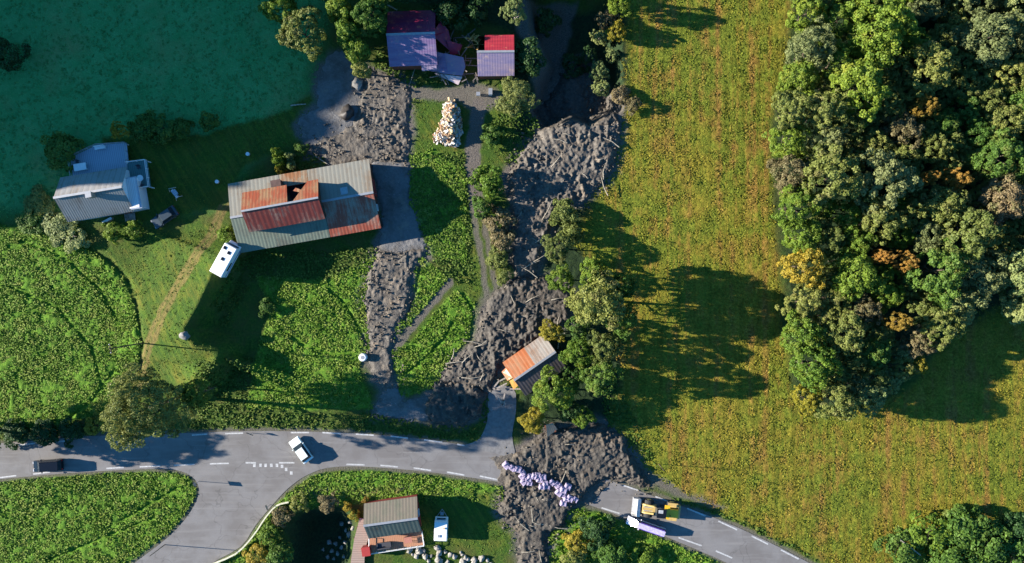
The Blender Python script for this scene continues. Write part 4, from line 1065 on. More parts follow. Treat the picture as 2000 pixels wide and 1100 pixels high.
def railing(pts, z, h, name, mat, parent, posts=1.2, bars=2, th=0.07):
    m = MB()
    for i in range(len(pts) - 1):
        a = Vector((*pts[i], z)); b = Vector((*pts[i + 1], z)); L = (b - a).length; n = max(1, int(L / posts))
        for k in range(n + 1):
            p = a + (b - a) * k / n; m.box(p.x, p.y, z + h / 2, th, th, h)
        for q in range(bars):
            zz = z + h * (q + 1) / bars
            m.tube([(a.x, a.y, zz), (b.x, b.y, zz)], th * 0.6, 4)
    return m.build(name, mat, parent)
tp = [local(hs, P(a, b, 1.0)) for a, b in ((137, 308), (190, 283), (247, 279), (252, 330), (254, 345), (143, 352))]
tr = MB().slab([(x, y, 1.0) for x, y in tp], 0.15).build('terrace', M_DECKBLUE, hs)
tl = MB()
for x, y in tp: tl.box(x * 0.97, y * 0.98, 0.4, 0.14, 0.14, 1.1)
tl.build('terrace_post', M_WHITE, tr)
railing([tp[5], tp[0], tp[1], tp[2], tp[3]], 1.0, 0.8, 'railing', M_GREY, tr)
bp = [local(hs, P(a, b, 1.6)) for a, b in ((249, 318), (287, 313), (294, 365), (262, 370), (250, 372))]
bl = MB().slab([(x, y, 1.6) for x, y in bp], 0.15).build('balcony', wood("green_deck", (0.10, 0.22, 0.22), 0.7, 0.3), hs)
railing([bp[0], bp[1], bp[2], bp[3]], 1.6, 0.9, 'railing', M_WHITE, bl)
bl2 = MB()
for x, y in bp[:4]: bl2.box(x * 0.98, y * 0.98, 0.7, 0.14, 0.14, 1.7)
bl2.build('balcony_post', M_WHITE, bl)
def table_round(name, label, px, py, z, r, h, mat):
    x, y = P(px, py, z + h); e = empty(name, (x, y, z), 0, label, 'table')
    MB().cyl((0, 0, h - 0.05), (0, 0, h), r, 18).build('tabletop', mat, e)
    MB().cyl((0, 0, 0), (0, 0, h - 0.05), 0.05, 8).build('leg', M_GREY, e)
    MB().cyl((0, 0, 0), (0, 0, 0.04), r * 0.5, 12).build('base', M_GREY, e)
table_round('garden_table', "round white table on the house's railed balcony", 273, 348, 1.6, 0.5, 0.72, M_WHITE)
def chair(name, label, px, py, z, rz, mat, group=None):
    x, y = P(px, py, z + 0.5); e = empty(name, (x, y, z), rz, label, 'chair', group)
    MB().box(0, 0, 0.44, 0.5, 0.5, 0.06).build('seat', mat, e)
    MB().box(0, 0.24, 0.72, 0.5, 0.06, 0.55).build('backrest', mat, e)
    for a in (-1, 1):
        for b in (-1, 1): MB().box(a * 0.2, b * 0.2, 0.2, 0.05, 0.05, 0.41).build('leg', mat, e)
    return e
M_CHAIR = plain("dark_chair", (0.05, 0.05, 0.06), 0.6)
chair('garden_chair', 'dark chair above the round white balcony table', 270, 326, 1.6, 0.3, M_CHAIR, 'chairs on the house balcony')
chair('garden_chair', 'dark chair below the round white balcony table', 277, 362, 1.6, 2.9, M_CHAIR, 'chairs on the house balcony')
x, y = P(156, 326, 1.7); e = empty('terrace_table', (x, y, 1.0), A_H, 'white square table in the corner of the blue terrace', 'table')
MB().box(0, 0, 0.7, 1.9, 1.1, 0.06).build('tabletop', M_WHITE, e)
for a in (-1, 1):
    for b in (-1, 1): MB().box(a * 0.8, b * 0.4, 0.335, 0.07, 0.07, 0.67).build('leg', M_WHITE, e)
chair('garden_chair', 'dark chair at the white table in the terrace corner', 150, 316, 1.0, 0.1, M_CHAIR)
x, y = P(194, 288, 1.5); e = empty('garden_bench', (x, y, 1.0), A_H, 'white bench at the outer edge of the blue terrace', 'bench')
MB().box(0, 0, 0.42, 1.6, 0.5, 0.06).build('seat', M_WHITE, e); MB().box(0, 0.24, 0.68, 1.6, 0.06, 0.5).build('backrest', M_WHITE, e)
for a in (-1, 1): MB().box(a * 0.7, 0, 0.2, 0.08, 0.45, 0.4).build('leg', M_WHITE, e)
x, y, z = G(211, 431, 0.5); e = empty('garden_gate_wall', (x, y, z), 0.5, 'pale low wall piece left of the house door', 'garden wall')
MB().box(0, 0, 0.35, 1.5, 0.3, 0.9).build('wall', M_STONE, e); MB().box(0, 0, 0.83, 1.6, 0.4, 0.07).build('coping', M_WHITE, e)

# the big barn
RUST = (0.34, 0.085, 0.03)
R_GREY = sheetmetal("barn_roof_grey", (0.28, 0.27, 0.22), (0.27, 0.20, 0.13), 0.32, 0.62)
R_GREEN = sheetmetal("barn_roof_grey_green", (0.185, 0.225, 0.165), (0.14, 0.14, 0.10), 0.30, 0.5)
R_RED = sheetmetal("barn_roof_rust_red", (0.33, 0.27, 0.2), (0.37, 0.085, 0.04), 0.66, 0.5)
R_ORANGE = sheetmetal("barn_roof_rust_orange", (0.33, 0.20, 0.10), (0.36, 0.085, 0.035), 0.60, 0.5)
R_DKRED = sheetmetal("barn_roof_dark_rust", (0.30, 0.22, 0.16), (0.25, 0.045, 0.025), 0.72, 0.75)
A_B = math.radians(10.07)
bcx = (-43.1 - 21.7 - 19.9 - 41.6) / 4; bcy = (14.8 + 18.6 + 8.04 + 4.53) / 4
bn = gable('big_barn', 'large barn with patched grey and rust red sheet roof and a raised middle roof', 'barn', A_B, bcx, bcy, 21.2, 10.1, 3.3, 4.75, M_BROWNWALL,
           [(0, 0.36, R_GREY), (0.363, 0.56, sheetmetal("barn_roof_patch", (0.30, 0.27, 0.19), (0.32, 0.14, 0.05), 0.45, 0.6)), (0.563, 1, R_GREY)], [(0, 0.64, R_GREEN), (0.643, 1, R_RED)], 0.3, z0=0)
# raised middle roof
u0, u1, hw, ze, zr = -8.0, 3.0, 2.75, 5.7, 7.6
yo = 0.25
m = MB(); m.add([(u0, yo - hw, 3.6), (u1, yo - hw, 3.6), (u1, yo + hw, 3.6), (u0, yo + hw, 3.6), (u0, yo - hw, ze), (u1, yo - hw, ze), (u1, yo + hw, ze), (u0, yo + hw, ze), (u0, yo, zr), (u1, yo, zr)],
                [(0, 1, 5, 4), (2, 3, 7, 6), (1, 2, 6, 9, 5), (3, 0, 4, 8, 7)])
up = m.build('upper_wall', M_BROWNWALL, bn)
U = lambda t: u0 - 0.25 + (u1 - u0 + 0.5) * t
sl_ = (zr - ze) / hw; ye = hw + 0.25; zee = zr + 0.06 - sl_ * ye
MB().slab([(U(0), yo - ye, zee), (U(1), yo - ye, zee), (U(1), yo, zr + 0.06), (U(0), yo, zr + 0.06)], 0.08).build('upper_roof', R_DKRED, bn)
MB().slab([(U(0), yo, zr + 0.06), (U(0.60), yo, zr + 0.06), (U(0.585), yo + ye, zee), (U(0), yo + ye, zee)], 0.08).build('upper_roof', R_ORANGE, bn)
MB().slab([(U(0.66), yo, zr + 0.06), (U(1), yo, zr + 0.06), (U(1), yo + ye, zee), (U(0.86), yo + ye, zee)], 0.08).build('upper_roof', R_ORANGE, bn)
MB().box((U(0) + U(1)) / 2, yo, zr + 0.1, U(1) - U(0), 0.28, 0.07).build('ridge_cap', M_GREY, up)
MB().box(U(0.72), yo + 1.9, 4.75, 2.9, 1.9, 0.05).build('loft_shade', M_DARK, up)  # near-black plate paints in the shade seen through the roof hole
MB().slab([(U(0.66), yo + 1.9, 5.9), (U(0.76), yo + 1.4, 6.3), (U(0.78), yo + 1.75, 6.1), (U(0.7), yo + 2.3, 5.8)], 0.04).build('fallen_sheet', R_ORANGE, up)
vent = MB().box(U(0.44), yo + 3.45, 4.4, 1.35, 1.15, 1.5).build('roof_vent', plain("tarred_box", (0.06, 0.03, 0.025), 0.8, var=0.3), bn)
MB().box(U(0.44), yo + 3.45, 5.18, 1.5, 1.3, 0.07).build('vent_cap', plain("tarred_cap", (0.09, 0.05, 0.04), 0.8, var=0.3), vent)
sk = MB().box(6.6, 0.95, 4.6, 1.1, 1.2, 0.12).build('skylight', M_GREY, bn)
MB().box(6.6, 0.95, 4.68, 0.85, 0.95, 0.05).build('pane', plain("dusty_pane", (0.3, 0.36, 0.38), 0.25), sk)
MB().tube([(10.75, -5.35, 3.2), (10.75, 0, 4.7), (10.75, 5.3, 3.2)], 0.07, 5).build('verge_board', M_WHITE, bn)
windows(bn, [(-6, -5.05, 1.6, 1.0, 0.9, PI), (-1, -5.05, 1.6, 1.0, 0.9, PI), (10.6, -2.0, 1.7, 0.9, 0.9, -PI / 2)])
door(bn, 4.0, -5.05, 0, 2.6, 2.5, PI, M_REDWALL); door(bn, 10.6, 1.2, 0, 2.8, 2.7, -PI / 2, M_REDWALL)

# the cabin at the lower edge
R_CN = sheetmetal("cabin_roof_brown", (0.20, 0.17, 0.13), (0.15, 0.16, 0.11), 0.45, 0.5, 0.8)
R_CS = sheetmetal("cabin_roof_green", (0.085, 0.12, 0.105), (0.06, 0.06, 0.05), 0.3, 0.6, 0.8)
A_C = math.radians(7.8)
cb = gable('red_cabin', 'small red cabin with mossy roof beside a brown terrace deck', 'cabin', A_C, -18.25, -36.15, 7.7, 4.9, 2.6, 4.7, M_REDWALL, [(0, 1, R_CN)], [(0, 1, R_CS)], 0.25, z0=0)
windows(cb, [(3.85, 0, 1.6, 0.9, 0.9, -PI / 2), (-1.8, -2.45, 1.5, 1.2, 1.0, PI)], M_WHITE)
door(cb, 1.0, -2.45, 0.1, 0.9, 2.0, PI, plain("cabin_door", (0.5, 0.1, 0.06)))
dp = [local(cb, P(a, b, 0.6)) for a, b in ((722, 1050), (825, 1037), (829, 1064), (722, 1080))]
dk = MB().slab([(x, y, 0.6) for x, y in dp], 0.14).build('terrace', M_DECKORANGE, cb)
railing([dp[1], dp[2], dp[3], dp[0]], 0.6, 0.75, 'railing', M_WHITE, dk, 1.0, 2)
m = MB()
for x, y in dp: m.box(x * 0.98, y * 0.99, 0, 0.14, 0.14, 1.1)
m.build('terrace_post', M_REDWALL, dk)
MB().box(dp[3][0] - 0.3, dp[3][1] + 0.6, 0.9, 1.2, 1.3, 1.5).build('side_porch', M_REDWALL, cb)
MB().slab([(dp[3][0] - 0.95, dp[3][1] - 0.1, 1.75), (dp[3][0] + 0.35, dp[3][1] - 0.1, 1.75), (dp[3][0] + 0.35, dp[3][1] + 1.3, 1.85), (dp[3][0] - 0.95, dp[3][1] + 1.3, 1.85)], 0.08).build('porch_roof', plain("red_felt", (0.36, 0.03, 0.025), 0.7), cb)
x, y = P(750, 1066, 1.1); e = empty('garden_sofa', (x, y, 0.6), A_C, 'dark sofa with cushions on the brown cabin terrace', 'sofa')
MB().box(0, 0, 0.22, 2.0, 0.85, 0.42).build('seat', M_CHAIR, e); MB().box(0, -0.36, 0.6, 2.0, 0.14, 0.5).build('backrest', M_CHAIR, e)
for a in (-1, 1): MB().box(a * 1.03, 0, 0.4, 0.14, 0.85, 0.5).build('armrest', M_CHAIR, e)
x, y = P(797, 1055, 1.3); e = empty('terrace_table', (x, y, 0.6), A_C, 'reddish square table beside the cabin wall on the terrace', 'table')
MB().box(0, 0, 0.7, 1.2, 0.9, 0.06).build('tabletop', wood("red_table", (0.5, 0.2, 0.14), 0.7, 0.2), e)
for a in (-1, 1):
    for b in (-1, 1): MB().box(a * 0.5, b * 0.36, 0.335, 0.07, 0.07, 0.67).build('leg', M_BROWNWALL, e)
# board walk
bw = [(702, 1012), (722, 1015), (724, 1042), (716, 1062), (712, 1090), (710, 1140), (680, 1140), (686, 1090), (692, 1052), (698, 1030)]
e = MB().slab([(*P(a, b, 0.5), 0.5) for a, b in bw], 0.12).build('board_walk', M_WALK)
tag(e, 'brown plank walkway running down past the red cabin', 'walkway')
m = MB()
for a, b in bw: q = P(a, b, 0.3); m.box(q[0], q[1], -0.6, 0.16, 0.16, 2.0)
m.build('post', M_BROWNWALL, e)

# the wrecked red roofed barns
def stripes(name, a, b, pale, axis=(0.3, 2.4, 1)):
    m_, nt, bs = new_mat(name); tc = nt.nodes.new("ShaderNodeTexCoord"); v = tc.outputs["Object"]
    f = noise(nt, 1.0, 5, v, 0.7, stretch=axis); g = noise(nt, 0.7, 5, v, 0.65)
    c = mixc(nt, ramp(nt, f, [(0.35, (0, 0, 0)), (0.65, (1, 1, 1))]), a, b)
    c = mixc(nt, ramp(nt, g, [(0.56, (0, 0, 0)), (0.70, (1, 1, 1))]), c, pale)
    wv = N(nt, "ShaderNodeTexWave"); wv.bands_direction = 'X'; wv.inputs["Scale"].default_value = 0.314 / 0.4; nt.links.new(v, wv.inputs["Vector"])
    nt.links.new(c, bs.inputs["Base Color"]); bs.inputs["Roughness"].default_value = 0.5
    bump(nt, bs, wv.outputs["Fac"], 0.25, 0.03)
    return m_
R_CRIM = stripes("crimson_roof", (0.26, 0.015, 0.05), (0.16, 0.014, 0.06), (0.5, 0.09, 0.07))
R_SCAR = stripes("scarlet_roof", (0.42, 0.035, 0.05), (0.28, 0.02, 0.04), (0.6, 0.2, 0.12))
R_LILA = stripes("sky_sheen_lilac_roof", (0.17, 0.10, 0.21), (0.22, 0.17, 0.28), (0.33, 0.21, 0.26))  # lilac paints the sky's reflection into the south slopes of the red roof
R_LILB = stripes("sky_sheen_grey_roof", (0.19, 0.16, 0.27), (0.28, 0.21, 0.27), (0.42, 0.30, 0.28), (0.3, 1.6, 1))  # greyer lilac, the same sky reflection put into the colour
def wall_ring(mb, L, W, eave, ridge, z=-1.5):
    h, w = L / 2, W / 2
    mb.add([(-h, -w, z), (h, -w, z), (h, w, z), (-h, w, z), (-h, -w, eave), (h, -w, eave), (h, w, eave), (-h, w, eave), (-h, 0, ridge), (h, 0, ridge)], [(0, 1, 5, 4), (2, 3, 7, 6), (1, 2, 6, 9, 5), (3, 0, 4, 8, 7)])
ax_, ay_ = P(802, 66, 5.2)
rb = gable('red_roofed_barn', 'left barn half with crimson upper and lilac lower roof side coloured as reflected sky, beside the silt', 'barn', math.radians(2.0), ax_, ay_, 6.9, 8.0, 3.0, 5.1, M_BROWNWALL, [(0, 1, R_CRIM)], [(0, 1, R_LILA)], 0.2)
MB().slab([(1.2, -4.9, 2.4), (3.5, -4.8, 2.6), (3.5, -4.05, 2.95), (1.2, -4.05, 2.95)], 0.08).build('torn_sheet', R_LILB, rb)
ax_, ay_ = P(968, 101, 4.4)
rc_ = gable('red_roofed_barn', 'right barn half with scarlet upper and grey lilac lower roof side coloured as reflected sky', 'barn', math.radians(0.5), ax_, ay_, 5.3, 6.0, 2.4, 4.4, M_BROWNWALL, [(0.2, 1, R_SCAR)], [(0, 1, R_LILB)], 0.15)
wk = empty('collapsed_roof', (*P(875, 105, 1.5), 0), 0, 'crumpled red and lilac roof sheets collapsed between the two barn halves', 'wreckage')
def sheet(pts, mt, nm='roof_sheet', t=0.08):
    c = wk.location
    vs = []
    for a, b, z in pts:
        q = P(a, b, z); vs.append((q[0] - c.x, q[1] - c.y, z - c.z))
    o = MB().slab(vs, t).build(nm, mt, wk); return o
sheet([(843, 68, 4.2), (848, 72, 3.0), (886, 106, 1.0), (876, 60, 2.2), (861, 40, 3.2)], R_CRIM)
sheet([(872, 78, 2.4), (903, 88, 1.2), (896, 105, 0.9), (880, 108, 1.0)], R_CRIM)
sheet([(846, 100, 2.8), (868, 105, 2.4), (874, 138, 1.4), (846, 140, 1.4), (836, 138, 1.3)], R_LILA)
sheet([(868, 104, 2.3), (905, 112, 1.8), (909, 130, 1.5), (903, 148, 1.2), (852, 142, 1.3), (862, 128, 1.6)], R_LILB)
sheet([(848, 143, 1.2), (903, 150, 1.1), (895, 166, 0.7)], plain("torn_pale_edge", (0.52, 0.42, 0.42), 0.6))
m = MB()
rgd = random.Random(5)
for i in range(60):
    a = rgd.uniform(845, 935); b = rgd.uniform(60, 160); q = P(a, b, 0.6); an = rgd.uniform(0, PI)
    m.box(0, 0, 0, rgd.uniform(0.8, 2.6), 0.14, 0.06, Matrix.Translation((q[0] - wk.location.x, q[1] - wk.location.y, rgd.uniform(0.2, 1.3))) @ Matrix.Rotation(an, 4, 'Z') @ Matrix.Rotation(rgd.uniform(-0.4, 0.4), 4, 'Y'))
m.build('broken_boards', wood("broken_timber", (0.25, 0.21, 0.18), 0.5, 0.3), wk)
x, y = P(928, 78, 2.0); e = empty('board_stack', (x, y, 0.4), 0, 'yellow splintered boards standing in the gap between the red roofs', 'boards')
m = MB()
for i in range(16):
    m.box(0, 0, 0, 0.22, 0.06, rgd.uniform(1.6, 3.6), Matrix.Translation((rgd.uniform(-0.9, 0.9), rgd.uniform(-1, 1), 1.0)) @ Matrix.Rotation(rgd.uniform(0.2, 1.0), 4, 'X') @ Matrix.Rotation(rgd.uniform(-0.6, 0.6), 4, 'Y'))
m.build('boards', wood("yellow_timber", (0.75, 0.5, 0.16), 0.7, 0.3), e)

# the orange shed
SH_O = sheetmetal("shed_roof_orange", (0.38, 0.20, 0.10), (0.44, 0.13, 0.035), 0.62, 0.6, 0.45)
SH_G = sheetmetal("shed_roof_pale", (0.32, 0.29, 0.25), (0.27, 0.17, 0.11), 0.42, 0.5, 0.45)
SH_D = sheetmetal("shed_roof_dark", (0.13, 0.11, 0.12), (0.1, 0.08, 0.07), 0.4, 0.5, 0.8)
A_S = math.radians(34.6)
ra, rb_ = P(1003, 743, 2.9), P(1086, 687, 2.9)
sx_, sy_ = (ra[0] + rb_[0]) / 2, (ra[1] + rb_[1]) / 2
sh = gable('storage_shed', 'long shed with bright orange and pale sheet roof, half buried in mud', 'shed', A_S, sx_, sy_, 7.4, 6.0, 1.7, 2.9, M_BROWNWALL, [(0, 0.52, SH_O), (0.522, 1, SH_G)], [(0, 1, SH_D)], 0.15)
for k, (a, b, c_, d_, mt) in enumerate([((-4.8, 0.4, 1.7), (-4.8, 2.0, 1.3), (-3.8, 2.2, 1.6), (-3.8, 0.4, 2.5), SH_O), ((-4.8, -1.3, 1.5), (-4.6, 0.2, 1.9), (-3.8, 0.2, 2.5), (-3.8, -1.1, 2.1), plain("yellow_sheet", (0.45, 0.23, 0.05), 0.5, var=0.25))]):
    MB().slab([a, d_, c_, b], 0.06).build('torn_sheet', mt, sh)
for i in range(8):
    px_, py_ = rgd.uniform(955, 1015), rgd.uniform(735, 785); x, y, z = G(px_, py_, 0.3)
    o = MB().box(0, 0, 0, rgd.uniform(1.0, 2.4), 0.22, 0.06).build('loose_board', wood("loose_board_wood", (0.42, 0.36, 0.3), 0.6, 0.4) if i == 0 else bpy.data.materials["loose_board_wood"], None, loc=(x, y, z + 0.75), rz=rgd.uniform(0, PI))
    tag(o, 'splintered pale board lying at the broken end of the orange shed', 'board', 'splintered boards by the orange shed')

# the heap of pale rubble and boards
M_RUB = [plain("rubble_white", (0.50, 0.47, 0.43), 0.7, var=0.2), plain("rubble_cream", (0.48, 0.36, 0.20), 0.8, var=0.3), plain("rubble_blue", (0.40, 0.44, 0.55), 0.7, var=0.2), plain("rubble_brown", (0.28, 0.17, 0.10), 0.9, var=0.3)]
hp = [(880, 190), (900, 215), (903, 260), (895, 288), (875, 285), (845, 278), (850, 262), (862, 235), (868, 205)]
hpw = w2(hp); hc = (sum(p[0] for p in hpw) / 9, sum(p[1] for p in hpw) / 9)
e = empty('debris_heap', (hc[0], hc[1], 0), 0, 'tall heap of white and cream demolition rubble beside the gravel drive', 'debris heap')
ms = [MB() for _ in range(4)]
for i in range(900):
    a = rgd.uniform(845, 905); b = rgd.uniform(190, 290); x, y = w2([(a, b)])[0]
    s_ = sdist(np.array([x]), np.array([y]), hpw)[0]
    if s_ < 0.1: continue
    top = min(2.4, s_ * 1.5); zz = rgd.uniform(max(0.05, top * 0.55), top)
    M = Matrix.Translation((x - hc[0], y - hc[1], zz)) @ Matrix.Rotation(rgd.uniform(0, PI), 4, 'Z') @ Matrix.Rotation(rgd.uniform(-0.9, 0.9), 4, 'Y') @ Matrix.Rotation(rgd.uniform(-0.9, 0.9), 4, 'X')
    k = rgd.choices([0, 1, 2, 3], [4, 3, 1.2, 3])[0]
    if k == 2: k = 0
    ms[k].box(0, 0, 0, rgd.uniform(0.25, 1.2), rgd.uniform(0.12, 0.5), rgd.uniform(0.04, 0.25), M)
for k, q in ((0, 'white_rubble'), (1, 'cream_rubble'), (3, 'brown_rubble')): ms[k].build(q, M_RUB[k], e)

# ------------------------------------------------------------------ vehicles (front towards local +X)
def wheel(parent, x, y, r, w_):
    o = MB().cyl((0, -w_ / 2, 0), (0, w_ / 2, 0), r, 18).build('wheel', M_TYRE, parent, loc=(x, y, r))
    MB().cyl((0, -w_ / 2 - 0.01, 0), (0, w_ / 2 + 0.01, 0), r * 0.6, 12).build('rim', M_RIM, o)
def car(label, px, py, heading, L, W, H, paint, style='car', cat='car', name='parked_car', roofm=None, ztop=0.9, sidem=None):
    x, y, z = G(px, py, ztop)
    z = max(z, 0.02) if style != 'low' else z
    e = empty(name, (x, y, z), heading, label, cat)
    h = L / 2; g = 0.22; belt = H * 0.56
    if style == 'van':
        prof = [(-h, g), (h - 0.05, g), (h, belt * 0.72), (h - 0.75, belt * 0.98), (-h + 0.03, belt * 1.0)]
        cab = [(-h + 0.05, belt), (h - 0.8, belt * 0.99), (h - 1.55, H - 0.04), (-h + 0.15, H)]
    else:
        prof = [(-h, g), (h - 0.03, g), (h, belt * 0.74), (h - 0.1, belt * 0.9), (h - L * 0.27, belt), (-h + L * 0.10, belt * 1.02), (-h, belt * 0.92)]
        cab = [(-h + L * 0.08, belt), (h - L * 0.27, belt), (h - L * 0.42, H - 0.05), (h - L * 0.50, H), (-h + L * 0.24, H), (-h + L * 0.17, H - 0.06)]
    MB().prism(prof, W / 2, -W / 2).build('body', paint, e, bev=0.09)
    mb = MB(); n = len(cab); wi = lambda zz: W / 2 - 0.06 - 0.20 * (zz - belt) / (H - belt)
    vs = [(p[0], wi(p[1]), p[1]) for p in cab] + [(p[0], -wi(p[1]), p[1]) for p in cab]
    mb.add(vs, [tuple(range(n - 1, -1, -1)), tuple(range(n, 2 * n))] + [(i, (i + 1) % n, (i + 1) % n + n, i + n) for i in range(n)])
    mb.build('windows', M_GLASS, e)
    rf = [p for p in cab if p[1] > H - 0.1]
    x0 = min(p[0] for p in rf); x1 = max(p[0] for p in rf)
    MB().box((x0 + x1) / 2, 0, H + 0.01, x1 - x0, 2 * wi(H) + 0.03, 0.05).build('roof', roofm or paint, e, bev=0.02)
    if style == 'van': MB().box(-h * 0.28, 0, (belt + H) / 2, L * 0.62, 2 * wi((belt + H) / 2) + 0.06, (H - belt) * 0.9).build('side_panel', sidem or paint, e)
    for a in (-1, 1):
        wheel(e, h - L * 0.19, a * (W / 2 - 0.1), 0.32, 0.2); wheel(e, -h + L * 0.19, a * (W / 2 - 0.1), 0.32, 0.2)
        MB().box(h - 0.05, a * (W / 2 - 0.28), belt * 0.72, 0.1, 0.34, 0.16).build('headlight', plain("headlight_glass", (0.7, 0.72, 0.75), 0.15) if 'headlight_glass' not in bpy.data.materials else bpy.data.materials['headlight_glass'], e)
        MB().box(-h + 0.01, a * (W / 2 - 0.2), belt * 0.75, 0.06, 0.22, 0.2).build('tail_light', plain("tail_light_glass", (0.5, 0.02, 0.02), 0.2) if 'tail_light_glass' not in bpy.data.materials else bpy.data.materials['tail_light_glass'], e)
        MB().box(h - L * 0.33, a * (W / 2 + 0.1), belt + 0.06, 0.12, 0.2, 0.14).build('mirror', paint, e)
    return e
car('black van driving along the shaded left end of the main road', 92, 910, math.radians(184), 4.5, 1.75, 1.75, M_BLACK, 'van', 'van', 'black_van')
car('white car turning across the main road, its long shadow beside it', 587, 880, math.radians(125.5), 4.2, 1.75, 1.5, plain("car_white", (0.74, 0.80, 0.76), 0.3, var=0.04, coat=0.5), 'car', 'car', 'white_car')
car('dark blue car parked on the shaded lawn beside the white house', 320, 424, math.radians(214), 4.2, 1.75, 1.45, plain("car_blue", (0.035, 0.05, 0.06), 0.3, coat=0.5), 'car', 'car', 'blue_car')
car('long low white vehicle with its shaded side coloured purple, at the road edge below the loader', 1262, 1029, math.radians(161), 6.2, 1.3, 1.6, plain("car_pearl", (0.70, 0.68, 0.74), 0.4, var=0.1), 'van', 'van', 'white_van', plain("lilac_roof", (0.48, 0.42, 0.62), 0.5, var=0.3), 0.9, plain("purple_shade_side", (0.10, 0.05, 0.32), 0.4, var=0.3))  # the side panel's dark purple paints in the shaded north side

# motorhome by the barn
x, y, z = G(435, 508, 2.6); A_M = math.atan2(537 - 481, -(420 - 451)) ; A_M = math.atan2(56, 31)
e = empty('motorhome', (x, y, z), A_M, 'white motorhome with three dark roof hatches parked beside the barn', 'motorhome')
MB().box(0, 0, 1.5, 4.9, 2.1, 2.2).build('body', M_WHITE, e, bev=0.12)
MB().prism([(2.4, 0.4), (3.0, 0.45), (3.0, 1.0), (2.6, 1.3), (2.4, 2.4)], 1.0, -1.0).build('cab', M_WHITE, e, bev=0.06)
MB().box(2.62, 0, 1.75, 0.12, 1.7, 0.6, Matrix.Rotation(0, 4, 'Y')).build('windscreen', M_GLASS, e)
for hx_, hy_ in ((1.35, -0.25), (0.1, 0.15), (1.75, 0.65)):
    MB().box(hx_, hy_, 2.63, 0.45, 0.45, 0.08).build('roof_hatch', M_BLACK, e)
for a in (-1, 1):
    wheel(e, 1.7, a * 0.95, 0.34, 0.2); wheel(e, -1.5, a * 0.95, 0.34, 0.2)
    MB().box(-0.6, a * 1.06, 1.8, 1.4, 0.04, 0.55).build('window', M_GLASS, e)
    MB().box(0, a * 1.06, 1.05, 4.6, 0.03, 0.25).build('side_stripe', plain("blue_stripe", (0.05, 0.09, 0.35), 0.4) if a < 0 else bpy.data.materials['blue_stripe'], e)
# small caravan by the cabin
x, y, z = G(861, 1035, 2.0)
e = empty('caravan', (x, y, z), PI / 2 - 0.03, 'small white caravan with its drawbar pointing up, on the lawn beside the cabin', 'caravan')
MB().prism([(-1.75, 0.45), (1.6, 0.45), (1.75, 1.0), (1.35, 1.95), (1.2, 2.2), (-1.6, 2.25), (-1.78, 1.9)], 1.0, -1.0).build('body', M_WHITE, e, bev=0.08)
MB().box(1.6, 0, 1.55, 0.06, 1.35, 0.55, Matrix.Identity(4)).build('front_window', M_GLASS, e)
MB().box(-0.9, 0.25, 2.3, 0.4, 0.4, 0.08).build('roof_hatch', M_GREY, e)
MB().box(0.3, -0.5, 2.29, 0.28, 0.28, 0.05).build('roof_hatch', M_RUB[1], e)
MB().tube([(1.6, 0.8, 0.5), (2.75, 0, 0.5)], 0.05, 5).tube([(1.6, -0.8, 0.5), (2.75, 0, 0.5)], 0.05, 5).box(2.1, 0, 0.62, 0.5, 0.5, 0.3).build('drawbar', M_GREY, e)
for a in (-1, 1):
    wheel(e, -0.1, a * 0.92, 0.3, 0.18); MB().box(-0.3, a * 1.005, 1.5, 1.1, 0.03, 0.5).build('window', M_GLASS, e)

# wheel loader, bucket to the west
x, y, z = G(1289, 997, 1.5)
M_YEL = plain("loader_yellow", (0.72, 0.42, 0.02), 0.4, var=0.12, coat=0.3); M_TAN = plain("loader_tan", (0.52, 0.36, 0.12), 0.6, var=0.25); M_STEEL = plain("worn_steel", (0.55, 0.54, 0.52), 0.4, 0.3, var=0.25)
e = empty('wheel_loader', (x, y, 0.02), math.radians(180 - 6), 'yellow wheel loader with big black tyres and a pale bucket', 'wheel loader')
bk = MB().prism([(3.1, 0.35), (4.15, 0.3), (4.2, 0.4), (3.3, 0.5), (3.2, 1.3), (3.6, 1.5), (3.55, 1.58), (3.0, 1.4)], 1.35, -1.35).build('bucket', M_STEEL, e)
MB().box(3.65, 1.33, 0.8, 1.0, 0.06, 0.9).box(3.65, -1.33, 0.8, 1.0, 0.06, 0.9).build('bucket_side', M_STEEL, bk)
for a in (-1, 1):
    MB().tube([(1.0, a * 0.55, 1.9), (2.3, a * 0.6, 1.5), (3.1, a * 0.6, 0.8)], 0.15, 6).build('lift_arm', M_TAN, e)
    MB().tube([(0.9, a * 0.25, 1.3), (2.5, a * 0.3, 1.45)], 0.09, 6).build('cylinder_ram', M_STEEL, e)
    for wx_ in (1.75, -1.9):
        o = MB().cyl((0, -0.32, 0), (0, 0.32, 0), 0.78, 20).build('wheel', M_TYRE, e, loc=(wx_, a * 1.02, 0.78), bev=0.08)
        MB().cyl((0, -0.34, 0), (0, 0.34, 0), 0.4, 14).build('rim', M_TAN, o)
MB().box(1.6, 0, 1.0, 2.2, 1.2, 0.8).build('front_frame', M_TAN, e, bev=0.05)
MB().box(-1.6, 0, 1.05, 3.0, 1.3, 0.9).build('rear_frame', M_BLACK, e, bev=0.05)
cb_ = MB().box(0.05, 0.05, 2.3, 1.4, 1.35, 1.6, taper=(0.86, 0.9)).build('cab', M_GLASS, e)
MB().box(0.05, 0.05, 3.14, 1.45, 1.4, 0.1).build('cab_roof', M_BLACK, cb_, bev=0.03)
MB().box(0.2, -0.25, 3.21, 0.7, 0.5, 0.06).build('roof_beacon', M_STEEL, cb_)
MB().box(-1.75, 0.1, 1.95, 1.9, 1.25, 0.85).build('engine_hood', M_YEL, e, bev=0.08)
MB().box(-0.9, -0.1, 2.42, 0.8, 2.1, 0.14).build('walk_plate', M_YEL, e)
